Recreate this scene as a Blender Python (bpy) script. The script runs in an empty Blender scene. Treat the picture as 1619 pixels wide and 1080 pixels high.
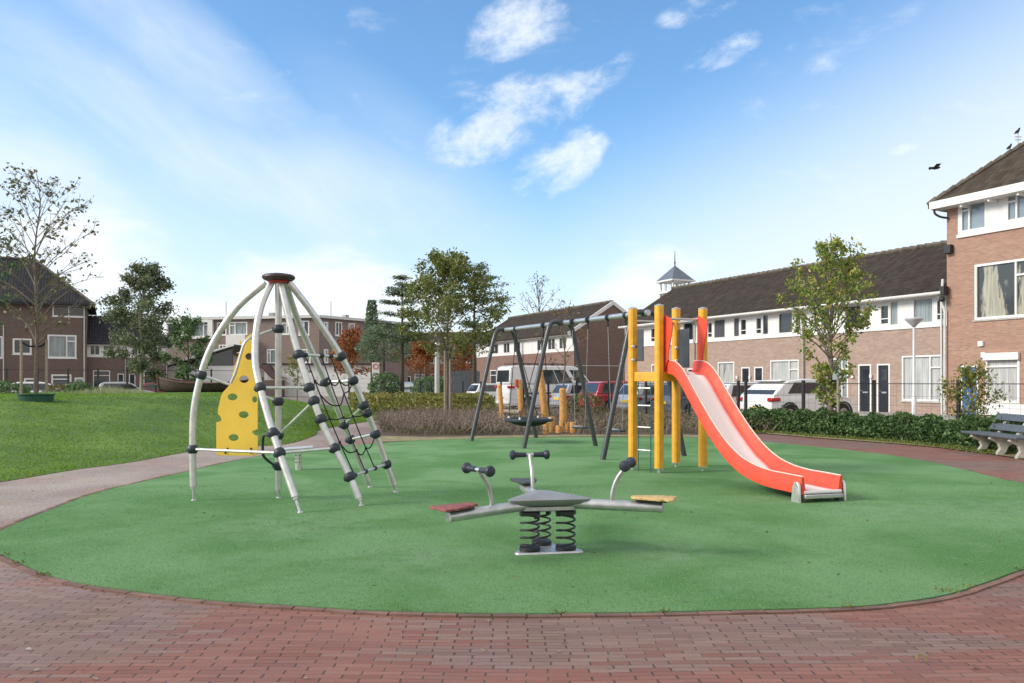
import bpy, bmesh, math, random
from mathutils import Vector, Matrix
random.seed(7)
R = math.radians
C = bpy.context.scene.collection
sc = bpy.context.scene
F, CX, CY, EYE = 1290.0, 809.5, 605.0, 1.45     # photo focal length (px), horizon, eye height: used to survey the place

# ------------------------------------------------------------------ camera
cam = bpy.data.objects.new('camera', bpy.data.cameras.new('camera')); C.objects.link(cam)
cam.location = (0, 0, EYE); cam.rotation_euler = (R(90), 0, 0)
cam.data.sensor_width = 36; cam.data.lens = 36 * F / 1619
cam.data.shift_y = 65 / 1619; cam.data.clip_end = 2000; cam.data.clip_start = 0.05
sc.camera = cam

# ------------------------------------------------------------------ sun, sky, exposure
SUN_AZ, SUN_EL = R(258), R(30)                  # azimuth clockwise from +Y
sd = Vector((math.sin(SUN_AZ) * math.cos(SUN_EL), math.cos(SUN_AZ) * math.cos(SUN_EL), math.sin(SUN_EL)))
sun = bpy.data.objects.new('sun', bpy.data.lights.new('sun', 'SUN')); C.objects.link(sun)
sun.data.energy = 2.15; sun.data.angle = R(19); sun.data.color = (1, .92, .80)
sun.rotation_euler = sd.to_track_quat('Z', 'Y').to_euler()
sc.view_settings.view_transform = 'Standard'; sc.view_settings.look = 'None'
sc.view_settings.gamma = 1; sc.view_settings.exposure = 0.76

world = bpy.data.worlds.new('World'); sc.world = world; world.use_nodes = True
NT = world.node_tree; NT.nodes.clear()
def N(nt, typ, **kw):
    n = nt.nodes.new(typ)
    for k, v in kw.items(): setattr(n, k, v)
    return n
class G:
    """tiny node-graph writer"""
    def __init__(s, nt): s.nt = nt
    def put(s, sock, v):
        if isinstance(v, bpy.types.NodeSocket): s.nt.links.new(v, sock)
        elif isinstance(v, (tuple, list)): sock.default_value = tuple(v) if len(v) == len(sock.default_value) else tuple(v) + (1,)
        elif v is not None: sock.default_value = v
    def m(s, op, a, b=None, c=None, clamp=False):
        n = N(s.nt, 'ShaderNodeMath', operation=op, use_clamp=clamp)
        s.put(n.inputs[0], a)
        if b is not None: s.put(n.inputs[1], b)
        if c is not None: s.put(n.inputs[2], c)
        return n.outputs[0]
    def mix(s, f, a, b, blend='MIX'):
        n = N(s.nt, 'ShaderNodeMix', data_type='RGBA', blend_type=blend); n.clamp_factor = True
        s.put(n.inputs[0], f); s.put(n.inputs[6], a); s.put(n.inputs[7], b)
        return n.outputs[2]
    def noise(s, vec, scale, detail=4, rough=.5, dist=0, out='Fac'):
        n = N(s.nt, 'ShaderNodeTexNoise'); s.put(n.inputs['Vector'], vec)
        n.inputs['Scale'].default_value = scale; n.inputs['Detail'].default_value = detail
        n.inputs['Roughness'].default_value = rough; n.inputs['Distortion'].default_value = dist
        return n.outputs[out]
    def ramp(s, f, stops, mode='LINEAR'):
        n = N(s.nt, 'ShaderNodeValToRGB'); n.color_ramp.interpolation = mode
        e = n.color_ramp.elements
        while len(e) > 1: e.remove(e[-1])
        for i, (p, c) in enumerate(stops):
            k = e[0] if i == 0 else e.new(p)
            k.position = p; k.color = (c, c, c, 1) if isinstance(c, (int, float)) else tuple(c) + (1,)
        s.put(n.inputs[0], f); return n.outputs[0]
    def mrange(s, v, a, b, c=0, d=1):
        n = N(s.nt, 'ShaderNodeMapRange', interpolation_type='SMOOTHSTEP'); s.put(n.inputs[0], v)
        for i, q in zip((1, 2, 3, 4), (a, b, c, d)): n.inputs[i].default_value = q
        return n.outputs[0]
    def comb(s, x, y, z=0):
        n = N(s.nt, 'ShaderNodeCombineXYZ'); s.put(n.inputs[0], x); s.put(n.inputs[1], y); s.put(n.inputs[2], z); return n.outputs[0]
g = G(NT)
tc = N(NT, 'ShaderNodeTexCoord'); sep = N(NT, 'ShaderNodeSeparateXYZ'); NT.links.new(tc.outputs['Generated'], sep.inputs[0])
az = g.m('ARCTAN2', sep.outputs[0], sep.outputs[1]); el = g.m('ARCSINE', sep.outputs[2])
sky = N(NT, 'ShaderNodeTexSky'); sky.sky_type = 'NISHITA'; sky.sun_disc = False
sky.sun_elevation = SUN_EL; sky.sun_rotation = SUN_AZ; sky.air_density = 1.0; sky.dust_density = .6; sky.ozone_density = 2.5
SKY_GAIN = 1.0
base = g.mix(1.0, sky.outputs[0], (1.0, 1.29, 1.42), 'MULTIPLY')
wc = g.comb(g.m('MULTIPLY', az, 1.0), g.m('MULTIPLY', el, 2.2), 0)
n_big = g.noise(wc, 2.6, 6, .55, .6)
n_fine = g.noise(wc, 9, 9, .62, .3)
n_puff = g.noise(g.comb(g.m('ADD', az, g.m('MULTIPLY', el, -.5)), g.m('MULTIPLY', el, 1.5), 3.4), 13, 10, .64, .2)
n_det = g.noise(g.comb(az, el, 1.7), 60, 6, .7)
def blob(x, y, rx, ry, rot=0):
    a0 = math.atan2(x - CX, F); e0 = math.atan2(CY - y, math.hypot(x - CX, F)); ca, sa = math.cos(R(rot)), math.sin(R(rot))
    da = g.m('SUBTRACT', az, a0); de = g.m('SUBTRACT', el, e0)
    p = g.m('ADD', g.m('MULTIPLY', da, ca * F / rx), g.m('MULTIPLY', de, sa * F / rx))
    q = g.m('ADD', g.m('MULTIPLY', da, -sa * F / ry), g.m('MULTIPLY', de, ca * F / ry))
    return g.m('SUBTRACT', 1, g.m('ADD', g.m('MULTIPLY', p, p), g.m('MULTIPLY', q, q)), clamp=True)
def blobs(lst):
    o = None
    for a in lst:
        b = blob(*a[:5]) if len(a) < 6 else g.m('MULTIPLY', blob(*a[:5]), a[5])
        o = b if o is None else g.m('MAXIMUM', o, b)
    return o
puffs = blobs([(815, 182, 165, 62, 22), (885, 258, 95, 52, 28), (812, 42, 125, 48, 15), (1140, 82, 75, 26, 15, .6), (1110, 14, 80, 22, 10, .55),
               (1320, 98, 60, 26, 0, .25), (1425, 237, 24, 9, 8, .8), (1500, 12, 90, 25, 0, .2), (960, 110, 60, 30, 30, .35)])
pv = g.m('ADD', g.m('MULTIPLY', g.m('POWER', puffs, .5), .78), g.m('MULTIPLY', g.m('SUBTRACT', n_puff, .5), 2.2))
pm = g.m('MULTIPLY', g.m('MULTIPLY', g.mrange(pv, .30, 1.0), g.mrange(n_det, .2, .6, .6, 1)), g.mrange(puffs, .0, .3))
low = blobs([(505, 470, 190, 88, -3), (1000, 462, 150, 62, 22, .62), (640, 485, 160, 60, 0, .8), (300, 505, 140, 48, 0, .9), (120, 420, 170, 95, 0, .7)])
lm = g.mrange(g.m('ADD', low, g.m('MULTIPLY', g.m('SUBTRACT', n_fine, .5), 1.9)), .10, .85)
wisp = blobs([(290, 90, 330, 85, -32, .85), (350, 290, 500, 150, -6, .95), (60, 215, 430, 200, -8, 1.0), (640, 240, 260, 90, -35, .35), (0, 400, 350, 160, 0, .9)])
wm = g.m('MULTIPLY', g.m('POWER', wisp, 1.25), g.mrange(g.noise(g.comb(g.m('MULTIPLY', az, 1.0), g.m('ADD', g.m('MULTIPLY', el, 2.0), g.m('MULTIPLY', az, .9)), 1), 3.0, 8, .58, .35), .25, .72, .2, 1.0))
# pale horizon, deeper towards the right
hz = g.m('ADD', el, g.m('MULTIPLY', g.m('MAXIMUM', g.m('SUBTRACT', az, .05), 0), -.42))
hm = g.mrange(hz, -.02, .30, 1.0, 0.0)
hm = g.m('MULTIPLY', hm, .95)
col = g.mix(g.m('MULTIPLY', hm, .9), base, (5.6, 6.0, 6.6))
col = g.mix(g.m('MULTIPLY', wm, .92), col, (5.4, 6.0, 6.6))
col = g.mix(g.m('MULTIPLY', lm, .8), col, (6.3, 6.5, 6.7))
col = g.mix(g.m('MULTIPLY', pm, .72), col, (6.4, 6.7, 7.0))
# broken cloud deck, unseen overhead and behind the viewer, added to neutralise the ambient
deck = g.m('MAXIMUM', g.mrange(sep.outputs[1], .25, -.25, 0, 1), g.mrange(el, .62, .95, 0, 1))
col = g.mix(g.m('MULTIPLY', deck, g.mrange(n_big, .3, .6, .55, .95)), col, (6.2, 5.95, 5.6))
bg = N(NT, 'ShaderNodeBackground'); NT.links.new(col, bg.inputs[0]); bg.inputs[1].default_value = .1
out = N(NT, 'ShaderNodeOutputWorld'); NT.links.new(bg.outputs[0], out.inputs[0])

# ------------------------------------------------------------------ geometry helpers
def gp(x, y):                                     # ground point seen at photo pixel
    d = EYE * F / (y - CY); return Vector(((x - CX) * d / F, d, 0))
def pp(x, y, d): return Vector(((x - CX) * d / F, d, EYE + (CY - y) * d / F))
U = Vector((-.441, .897, 0)).normalized()         # street direction, away from the camera
V = Vector((U.y, -U.x, 0))                        # across the street, to the right

class MB:
    def __init__(s): s.v = []; s.f = []
    def add(s, vs, fs):
        o = len(s.v); s.v += [Vector(p) for p in vs]; s.f += [tuple(i + o for i in q) for q in fs]; return s
    def box(s, c, size, ax=None):
        c = Vector(c); h = [q / 2 for q in size]
        a = ax or (Vector((1, 0, 0)), Vector((0, 1, 0)), Vector((0, 0, 1)))
        vs = [c + a[0] * h[0] * i + a[1] * h[1] * j + a[2] * h[2] * k for k in (-1, 1) for j in (-1, 1) for i in (-1, 1)]
        return s.add(vs, [(0, 2, 3, 1), (4, 5, 7, 6), (0, 1, 5, 4), (2, 6, 7, 3), (0, 4, 6, 2), (1, 3, 7, 5)])
    def tube(s, pts, r, n=10, cap=True, squash=None):
        pts = [Vector(p) for p in pts]; k = len(pts)
        rr = r if isinstance(r, (list, tuple)) else [r] * k
        up = None; rings = []
        for i, p in enumerate(pts):
            t = (pts[min(i + 1, k - 1)] - pts[max(i - 1, 0)])
            if t.length < 1e-9: t = Vector((0, 0, 1))
            t.normalize()
            if up is None:
                up = t.orthogonal().normalized()
            up = (up - t * up.dot(t))
            if up.length < 1e-6: up = t.orthogonal()
            up.normalize(); w = t.cross(up)
            rings.append([p + (up * math.cos(a) + w * math.sin(a)) * rr[i] for a in [2 * math.pi * j / n for j in range(n)]])
        vs = [q for ring in rings for q in ring]
        fs = [(i * n + j, i * n + (j + 1) % n, (i + 1) * n + (j + 1) % n, (i + 1) * n + j) for i in range(k - 1) for j in range(n)]
        if cap: fs += [tuple(reversed(range(n))), tuple(range((k - 1) * n, k * n))]
        return s.add(vs, fs)
    def lathe(s, c, prof, n=16, axis=(0, 0, 1)):   # prof: (radius, height) list
        c = Vector(c); a = Vector(axis).normalized(); u = a.orthogonal().normalized(); w = a.cross(u); vs = []; k = len(prof)
        for r, h in prof:
            vs += [c + a * h + (u * math.cos(q) + w * math.sin(q)) * max(r, 1e-4) for q in [2 * math.pi * j / n for j in range(n)]]
        fs = [(i * n + j, i * n + (j + 1) % n, (i + 1) * n + (j + 1) % n, (i + 1) * n + j) for i in range(k - 1) for j in range(n)]
        fs += [tuple(reversed(range(n))), tuple(range((k - 1) * n, k * n))]
        return s.add(vs, fs)
    def ball(s, c, r, n=12, m=8, axis=(0, 0, 1), stretch=1.0):
        return s.lathe(c, [(r * math.sin(math.pi * i / m), -r * stretch * math.cos(math.pi * i / m)) for i in range(m + 1)], n, axis)
    def prism(s, poly, ext):                       # poly: 3d points, ext: vector
        n = len(poly); e = Vector(ext); vs = [Vector(p) for p in poly] + [Vector(p) + e for p in poly]
        return s.add(vs, [tuple(reversed(range(n))), tuple(range(n, 2 * n))] + [(i, (i + 1) % n, n + (i + 1) % n, n + i) for i in range(n)])
    def quad(s, *p): return s.add(p, [tuple(range(len(p)))])
    def build(s, name, mat, parent=None, smooth=True, bevel=0, tagd=None, sharp=35):
        me = bpy.data.meshes.new(name); off = Vector((0, 0, 0)); q = parent
        while q is not None: off += q.location; q = q.parent
        if s.v and parent is None and tagd is not None:
            xs = [p.x for p in s.v]; ys = [p.y for p in s.v]; off = Vector(((min(xs) + max(xs)) / 2, (min(ys) + max(ys)) / 2, min(p.z for p in s.v)))
        me.from_pydata([p - off for p in s.v], [], s.f)
        me.materials.append(mat)
        if bevel or True:
            bm = bmesh.new(); bm.from_mesh(me)
            if len(bm.faces) < 60000: bmesh.ops.recalc_face_normals(bm, faces=bm.faces)
            bm.to_mesh(me); bm.free()
        if smooth: me.shade_smooth(); me.set_sharp_from_angle(angle=R(sharp))
        o = bpy.data.objects.new(name, me); C.objects.link(o)
        if parent is not None: o.parent = parent
        elif tagd is not None: o.location = off
        if bevel:
            b = o.modifiers.new('bevel', 'BEVEL'); b.width = bevel; b.segments = 2; b.limit_method = 'ANGLE'; b.angle_limit = R(40); b.harden_normals = False
        if tagd is not None: tag(o, *tagd)
        return o
def tag(o, label=None, cat=None, group=None, kind=None):
    if label: o['label'] = label
    if cat: o['category'] = cat
    if group: o['group'] = group
    if kind: o['kind'] = kind
    return o
def thing(name, label, cat, loc=(0, 0, 0), group=None):
    o = bpy.data.objects.new(name, None); o.empty_display_size = .2; o.location = loc; C.objects.link(o); return tag(o, label, cat, group)
def copy_tree(o, parent=None):
    c = o.copy(); C.objects.link(c); c.parent = parent
    for ch in [q for q in C.objects if q.parent == o and q != c]: copy_tree(ch, c)
    return c
def structure(mb, name, mat, smooth=False): return tag(mb.build(name, mat, smooth=smooth), kind='structure')
def bez(pts, n=6):                                  # Catmull-Rom through points
    P = [Vector(p) for p in pts]; o = []
    for i in range(len(P) - 1):
        a, b, c, d = P[max(i - 1, 0)], P[i], P[i + 1], P[min(i + 2, len(P) - 1)]
        for k in range(n):
            t = k / n
            o.append(.5 * ((2 * b) + (c - a) * t + (2 * a - 5 * b + 4 * c - d) * t * t + (3 * b - a - 3 * c + d) * t ** 3))
    return o + [P[-1]]

# ------------------------------------------------------------------ materials
MATS = {}
def mat(name, color, rough=.6, metal=0, var=.08, vscale=8, bump=0, bscale=60, coat=0, island=0, trans=0, spec=.5, dirt=0):
    if name in MATS: return MATS[name]
    m = bpy.data.materials.new(name); m.use_nodes = True; nt = m.node_tree; h = G(nt); b = nt.nodes['Principled BSDF']; MATS[name] = m
    t = N(nt, 'ShaderNodeTexCoord').outputs['Object']
    n1 = h.noise(t, vscale, 5, .6)
    c = h.mix(h.mrange(n1, .3, .7), tuple(q * (1 - var) for q in color), tuple(min(1, q * (1 + var)) for q in color))
    if dirt:
        n2 = h.noise(t, vscale * .35 + 1, 7, .7); c = h.mix(h.m('MULTIPLY', h.mrange(n2, .5, .75), dirt), c, (.12, .11, .09))
    if island:
        gi = N(nt, 'ShaderNodeNewGeometry').outputs['Random Per Island']
        c = h.mix(h.m('MULTIPLY', gi, island), c, tuple(q * .35 for q in color)) if island > 0 else c
    h.put(b.inputs['Base Color'], c)
    h.put(b.inputs['Roughness'], h.mrange(h.noise(t, vscale * 2.3, 4), .3, .7, max(0, rough - .08), min(1, rough + .08)))
    b.inputs['Metallic'].default_value = metal; b.inputs['Coat Weight'].default_value = coat; b.inputs['Coat Roughness'].default_value = .08
    b.inputs['Specular IOR Level'].default_value = spec
    if bump:
        bn = N(nt, 'ShaderNodeBump'); bn.inputs['Strength'].default_value = bump; bn.inputs['Distance'].default_value = .01
        nt.links.new(h.noise(t, bscale, 6, .6), bn.inputs['Height']); nt.links.new(bn.outputs[0], b.inputs['Normal'])
    return m
def leaf_mat(name, cols, trans=.3, rough=.55):
    if name in MATS: return MATS[name]
    m = bpy.data.materials.new(name); m.use_nodes = True; nt = m.node_tree; h = G(nt); b = nt.nodes['Principled BSDF']; MATS[name] = m
    gi = N(nt, 'ShaderNodeNewGeometry').outputs['Random Per Island']; k = len(cols)
    c = h.ramp(gi, [(i / max(1, k - 1), q) for i, q in enumerate(cols)])
    t = N(nt, 'ShaderNodeTexCoord').outputs['Object']
    c = h.mix(h.mrange(h.noise(t, 1.4, 3), .3, .7, 0, .35), c, tuple(q * .6 for q in cols[0]))
    h.put(b.inputs['Base Color'], c); b.inputs['Roughness'].default_value = rough
    tr = N(nt, 'ShaderNodeBsdfTranslucent'); h.put(tr.inputs[0], c); ms = N(nt, 'ShaderNodeMixShader'); ms.inputs[0].default_value = trans
    nt.links.new(b.outputs[0], ms.inputs[1]); nt.links.new(tr.outputs[0], ms.inputs[2]); nt.links.new(ms.outputs[0], nt.nodes['Material Output'].inputs[0])
    return m
def brick_mat(name, c1, c2, mortar, axis, bw=.21, bh=.065):
    m = bpy.data.materials.new(name); m.use_nodes = True; nt = m.node_tree; h = G(nt); b = nt.nodes['Principled BSDF']; MATS[name] = m
    geo = N(nt, 'ShaderNodeNewGeometry').outputs['Position']; se = N(nt, 'ShaderNodeSeparateXYZ'); nt.links.new(geo, se.inputs[0])
    s = h.m('ADD', h.m('MULTIPLY', se.outputs[0], axis.x), h.m('MULTIPLY', se.outputs[1], axis.y))
    uv = h.comb(s, se.outputs[2], 0)
    br = N(nt, 'ShaderNodeTexBrick'); h.put(br.inputs['Vector'], uv); br.inputs['Scale'].default_value = 1
    br.inputs['Brick Width'].default_value = bw; br.inputs['Row Height'].default_value = bh; br.inputs['Mortar Size'].default_value = .008
    br.inputs['Mortar Smooth'].default_value = .3; br.inputs['Bias'].default_value = 0
    h.put(br.inputs['Color1'], c1); h.put(br.inputs['Color2'], c2); h.put(br.inputs['Mortar'], mortar)
    big = h.noise(h.comb(s, h.m('MULTIPLY', se.outputs[2], 1.8), 0), .8, 6, .65)
    c = h.mix(h.mrange(big, .32, .7, 0, .4), br.outputs[0], tuple(q * .72 for q in c1))
    st = h.noise(h.comb(h.m('MULTIPLY', s, 1.6), h.m('MULTIPLY', se.outputs[2], 7), 3), 1.2, 5, .6)
    c = h.mix(h.mrange(st, .52, .72, 0, .3), c, tuple(min(1, q * 1.25) for q in mortar))
    h.put(b.inputs['Base Color'], c); b.inputs['Roughness'].default_value = .9
    bn = N(nt, 'ShaderNodeBump'); bn.inputs['Strength'].default_value = .5; bn.inputs['Distance'].default_value = .01
    nt.links.new(h.m('SUBTRACT', 1, br.outputs['Fac']), bn.inputs['Height']); nt.links.new(bn.outputs[0], b.inputs['Normal'])
    return m
def tile_mat(name, col, axis, moss=(.10, .10, .06)):
    m = bpy.data.materials.new(name); m.use_nodes = True; nt = m.node_tree; h = G(nt); b = nt.nodes['Principled BSDF']; MATS[name] = m
    geo = N(nt, 'ShaderNodeNewGeometry').outputs['Position']; se = N(nt, 'ShaderNodeSeparateXYZ'); nt.links.new(geo, se.inputs[0])
    s = h.m('ADD', h.m('MULTIPLY', se.outputs[0], axis.x), h.m('MULTIPLY', se.outputs[1], axis.y))
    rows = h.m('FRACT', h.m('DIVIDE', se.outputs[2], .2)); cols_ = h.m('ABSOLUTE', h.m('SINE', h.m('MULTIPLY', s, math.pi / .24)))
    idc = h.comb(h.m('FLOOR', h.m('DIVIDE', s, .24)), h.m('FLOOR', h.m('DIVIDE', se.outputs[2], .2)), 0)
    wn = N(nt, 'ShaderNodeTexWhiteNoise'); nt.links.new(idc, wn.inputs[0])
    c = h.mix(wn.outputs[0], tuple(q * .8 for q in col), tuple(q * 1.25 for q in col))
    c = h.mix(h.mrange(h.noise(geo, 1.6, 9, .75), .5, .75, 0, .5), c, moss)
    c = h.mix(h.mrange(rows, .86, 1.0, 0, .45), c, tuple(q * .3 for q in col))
    h.put(b.inputs['Base Color'], c); b.inputs['Roughness'].default_value = .95; b.inputs['Specular IOR Level'].default_value = .15
    bn = N(nt, 'ShaderNodeBump'); bn.inputs['Strength'].default_value = .9; bn.inputs['Distance'].default_value = .05
    nt.links.new(h.m('ADD', h.m('MULTIPLY', cols_, .6), h.m('MULTIPLY', rows, -.7)), bn.inputs['Height']); nt.links.new(bn.outputs[0], b.inputs['Normal'])
    return m
def glass_mat(name, col, rough=.06):
    m = bpy.data.materials.new(name); m.use_nodes = True; b = m.node_tree.nodes['Principled BSDF']; h = G(m.node_tree); MATS[name] = m
    t = N(m.node_tree, 'ShaderNodeTexCoord').outputs['Object']
    h.put(b.inputs['Base Color'], h.mix(h.noise(t, 1.1, 3), tuple(q * .6 for q in col), tuple(q * 1.4 for q in col)))
    b.inputs['Roughness'].default_value = rough; b.inputs['Specular IOR Level'].default_value = .8
    bn = N(m.node_tree, 'ShaderNodeBump'); bn.inputs['Strength'].default_value = .12; bn.inputs['Distance'].default_value = .02
    m.node_tree.links.new(h.noise(t, 1.7, 2), bn.inputs['Height']); m.node_tree.links.new(bn.outputs[0], b.inputs['Normal'])
    return m
def curtain_mat(name, col, axis, f=14, gap=0):
    m = bpy.data.materials.new(name); m.use_nodes = True; nt = m.node_tree; b = nt.nodes['Principled BSDF']; h = G(nt); MATS[name] = m
    geo = N(nt, 'ShaderNodeNewGeometry').outputs['Position']; se = N(nt, 'ShaderNodeSeparateXYZ'); nt.links.new(geo, se.inputs[0])
    s = h.m('ADD', h.m('MULTIPLY', se.outputs[0], axis.x), h.m('MULTIPLY', se.outputs[1], axis.y))
    w = h.noise(h.comb(h.m('MULTIPLY', s, f), h.m('MULTIPLY', se.outputs[2], .5), 0), 1, 4, .6)
    c = h.mix(h.mrange(w, .3, .7), tuple(q * .55 for q in col), col)
    if gap: c = h.mix(h.mrange(h.noise(h.comb(h.m('MULTIPLY', s, 1.3), h.m('MULTIPLY', se.outputs[2], .25), 7), 1, 5, .6), gap, gap + .06), c, (.03, .035, .035))
    h.put(b.inputs['Base Color'], c); b.inputs['Roughness'].default_value = .35
    b.inputs['Coat Weight'].default_value = .6; b.inputs['Coat Roughness'].default_value = .05
    return m

M_BR = brick_mat('light_brick', (.43, .295, .235), (.305, .21, .175), (.37, .33, .29), U)
M_BRT = brick_mat('orange_brick', (.43, .245, .175), (.30, .17, .13), (.36, .29, .24), U)
M_BRG = brick_mat('brown_brick_gable', (.235, .145, .12), (.175, .108, .092), (.22, .17, .15), V)
M_BR2 = brick_mat('brown_brick_side', (.25, .14, .11), (.17, .10, .085), (.22, .17, .15), U)
M_BRL = brick_mat('dark_brick', (.185, .125, .105), (.125, .088, .078), (.17, .14, .125), V)
M_BRM = brick_mat('mauve_brick', (.27, .20, .175), (.20, .15, .135), (.25, .215, .195), Vector((1, 0, 0)))
M_TILE = tile_mat('dark_roof_tiles', (.046, .036, .031), U)
M_TILET = tile_mat('mossy_roof_tiles', (.062, .050, .040), U, (.12, .105, .06))
M_TILEV = tile_mat('shaded_roof_tiles', (.035, .035, .042), V, (.04, .04, .035))
M_WH = mat('white_paint', (.73, .73, .72), .4, var=.04, vscale=2, dirt=.10)
M_WH2 = mat('white_weathered_paint', (.62, .62, .60), .5, var=.08, dirt=.25)
M_GL = glass_mat('dark_glass', (.025, .03, .035)); M_GLB = glass_mat('sky_reflection_glass', (.22, .27, .32), .12)  # upper block panes: pale blue base colour stands in for reflected sky
M_CU = curtain_mat('net_curtain', (.55, .56, .56), U); M_CUG = curtain_mat('grey_curtain', (.30, .35, .37), U); M_CUV = curtain_mat('pale_blind', (.28, .33, .34), V, 3)
M_CUY = curtain_mat('half_open_curtain', (.44, .42, .33), U, 12, .50); M_CUB = curtain_mat('net_curtain_with_gaps', (.52, .53, .52), U, 16, .56)
M_CUD = curtain_mat('dark_curtain', (.09, .09, .10), U)
M_DK = mat('dark_door_paint', (.018, .02, .028), .35); M_BLUE = mat('blue_door_paint', (.05, .16, .38), .4)
M_ZN = mat('zinc_pipe', (.42, .40, .38), .5, .3); M_BLK = mat('black_plastic', (.02, .022, .025), .5)
M_STEEL = mat('galvanised_steel', (.50, .51, .52), .38, .75, var=.12, vscale=12, bump=.08)
M_ALU = mat('brushed_aluminium', (.62, .62, .61), .36, .65, var=.10, vscale=9, dirt=.12)
M_ANT = mat('anthracite_paint', (.05, .056, .068), .42, .1, var=.12, coat=.2, dirt=.1)
M_BALL = mat('navy_rubber', (.022, .030, .045), .5, var=.15)
M_YEL = mat('yellow_paint', (.76, .38, .03), .45, var=.14, vscale=5, dirt=.3)
M_YELP = mat('yellow_panel', (.86, .57, .07), .5, var=.05, vscale=3, dirt=.08)
M_RED = mat('coral_red_plastic', (.74, .08, .04), .45, var=.10, vscale=4, dirt=.14, spec=.35)
M_TIM = mat('orange_timber', (.52, .27, .08), .7, var=.22, vscale=14, bump=.2)
M_TIM2 = mat('weathered_stake', (.30, .25, .20), .8, var=.2, vscale=20, bump=.2)
M_CONC = mat('concrete', (.42, .40, .37), .85, var=.15, vscale=12, bump=.2)
M_BARK = mat('grey_bark', (.16, .135, .11), .9, var=.3, vscale=18, bump=.6, bscale=40)
M_BARKD = mat('dark_bark', (.065, .05, .04), .9, var=.3, vscale=18, bump=.5)
M_BIRCH = mat('birch_bark', (.32, .29, .25), .8, var=.3, vscale=10)
M_ROPE = mat('black_rope', (.015, .016, .018), .8); M_GROPE = mat('teal_rope', (.03, .12, .12), .8)
M_SLATE = mat('slate_bench_paint', (.085, .10, .12), .42, var=.12, vscale=10, dirt=.1)

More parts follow.
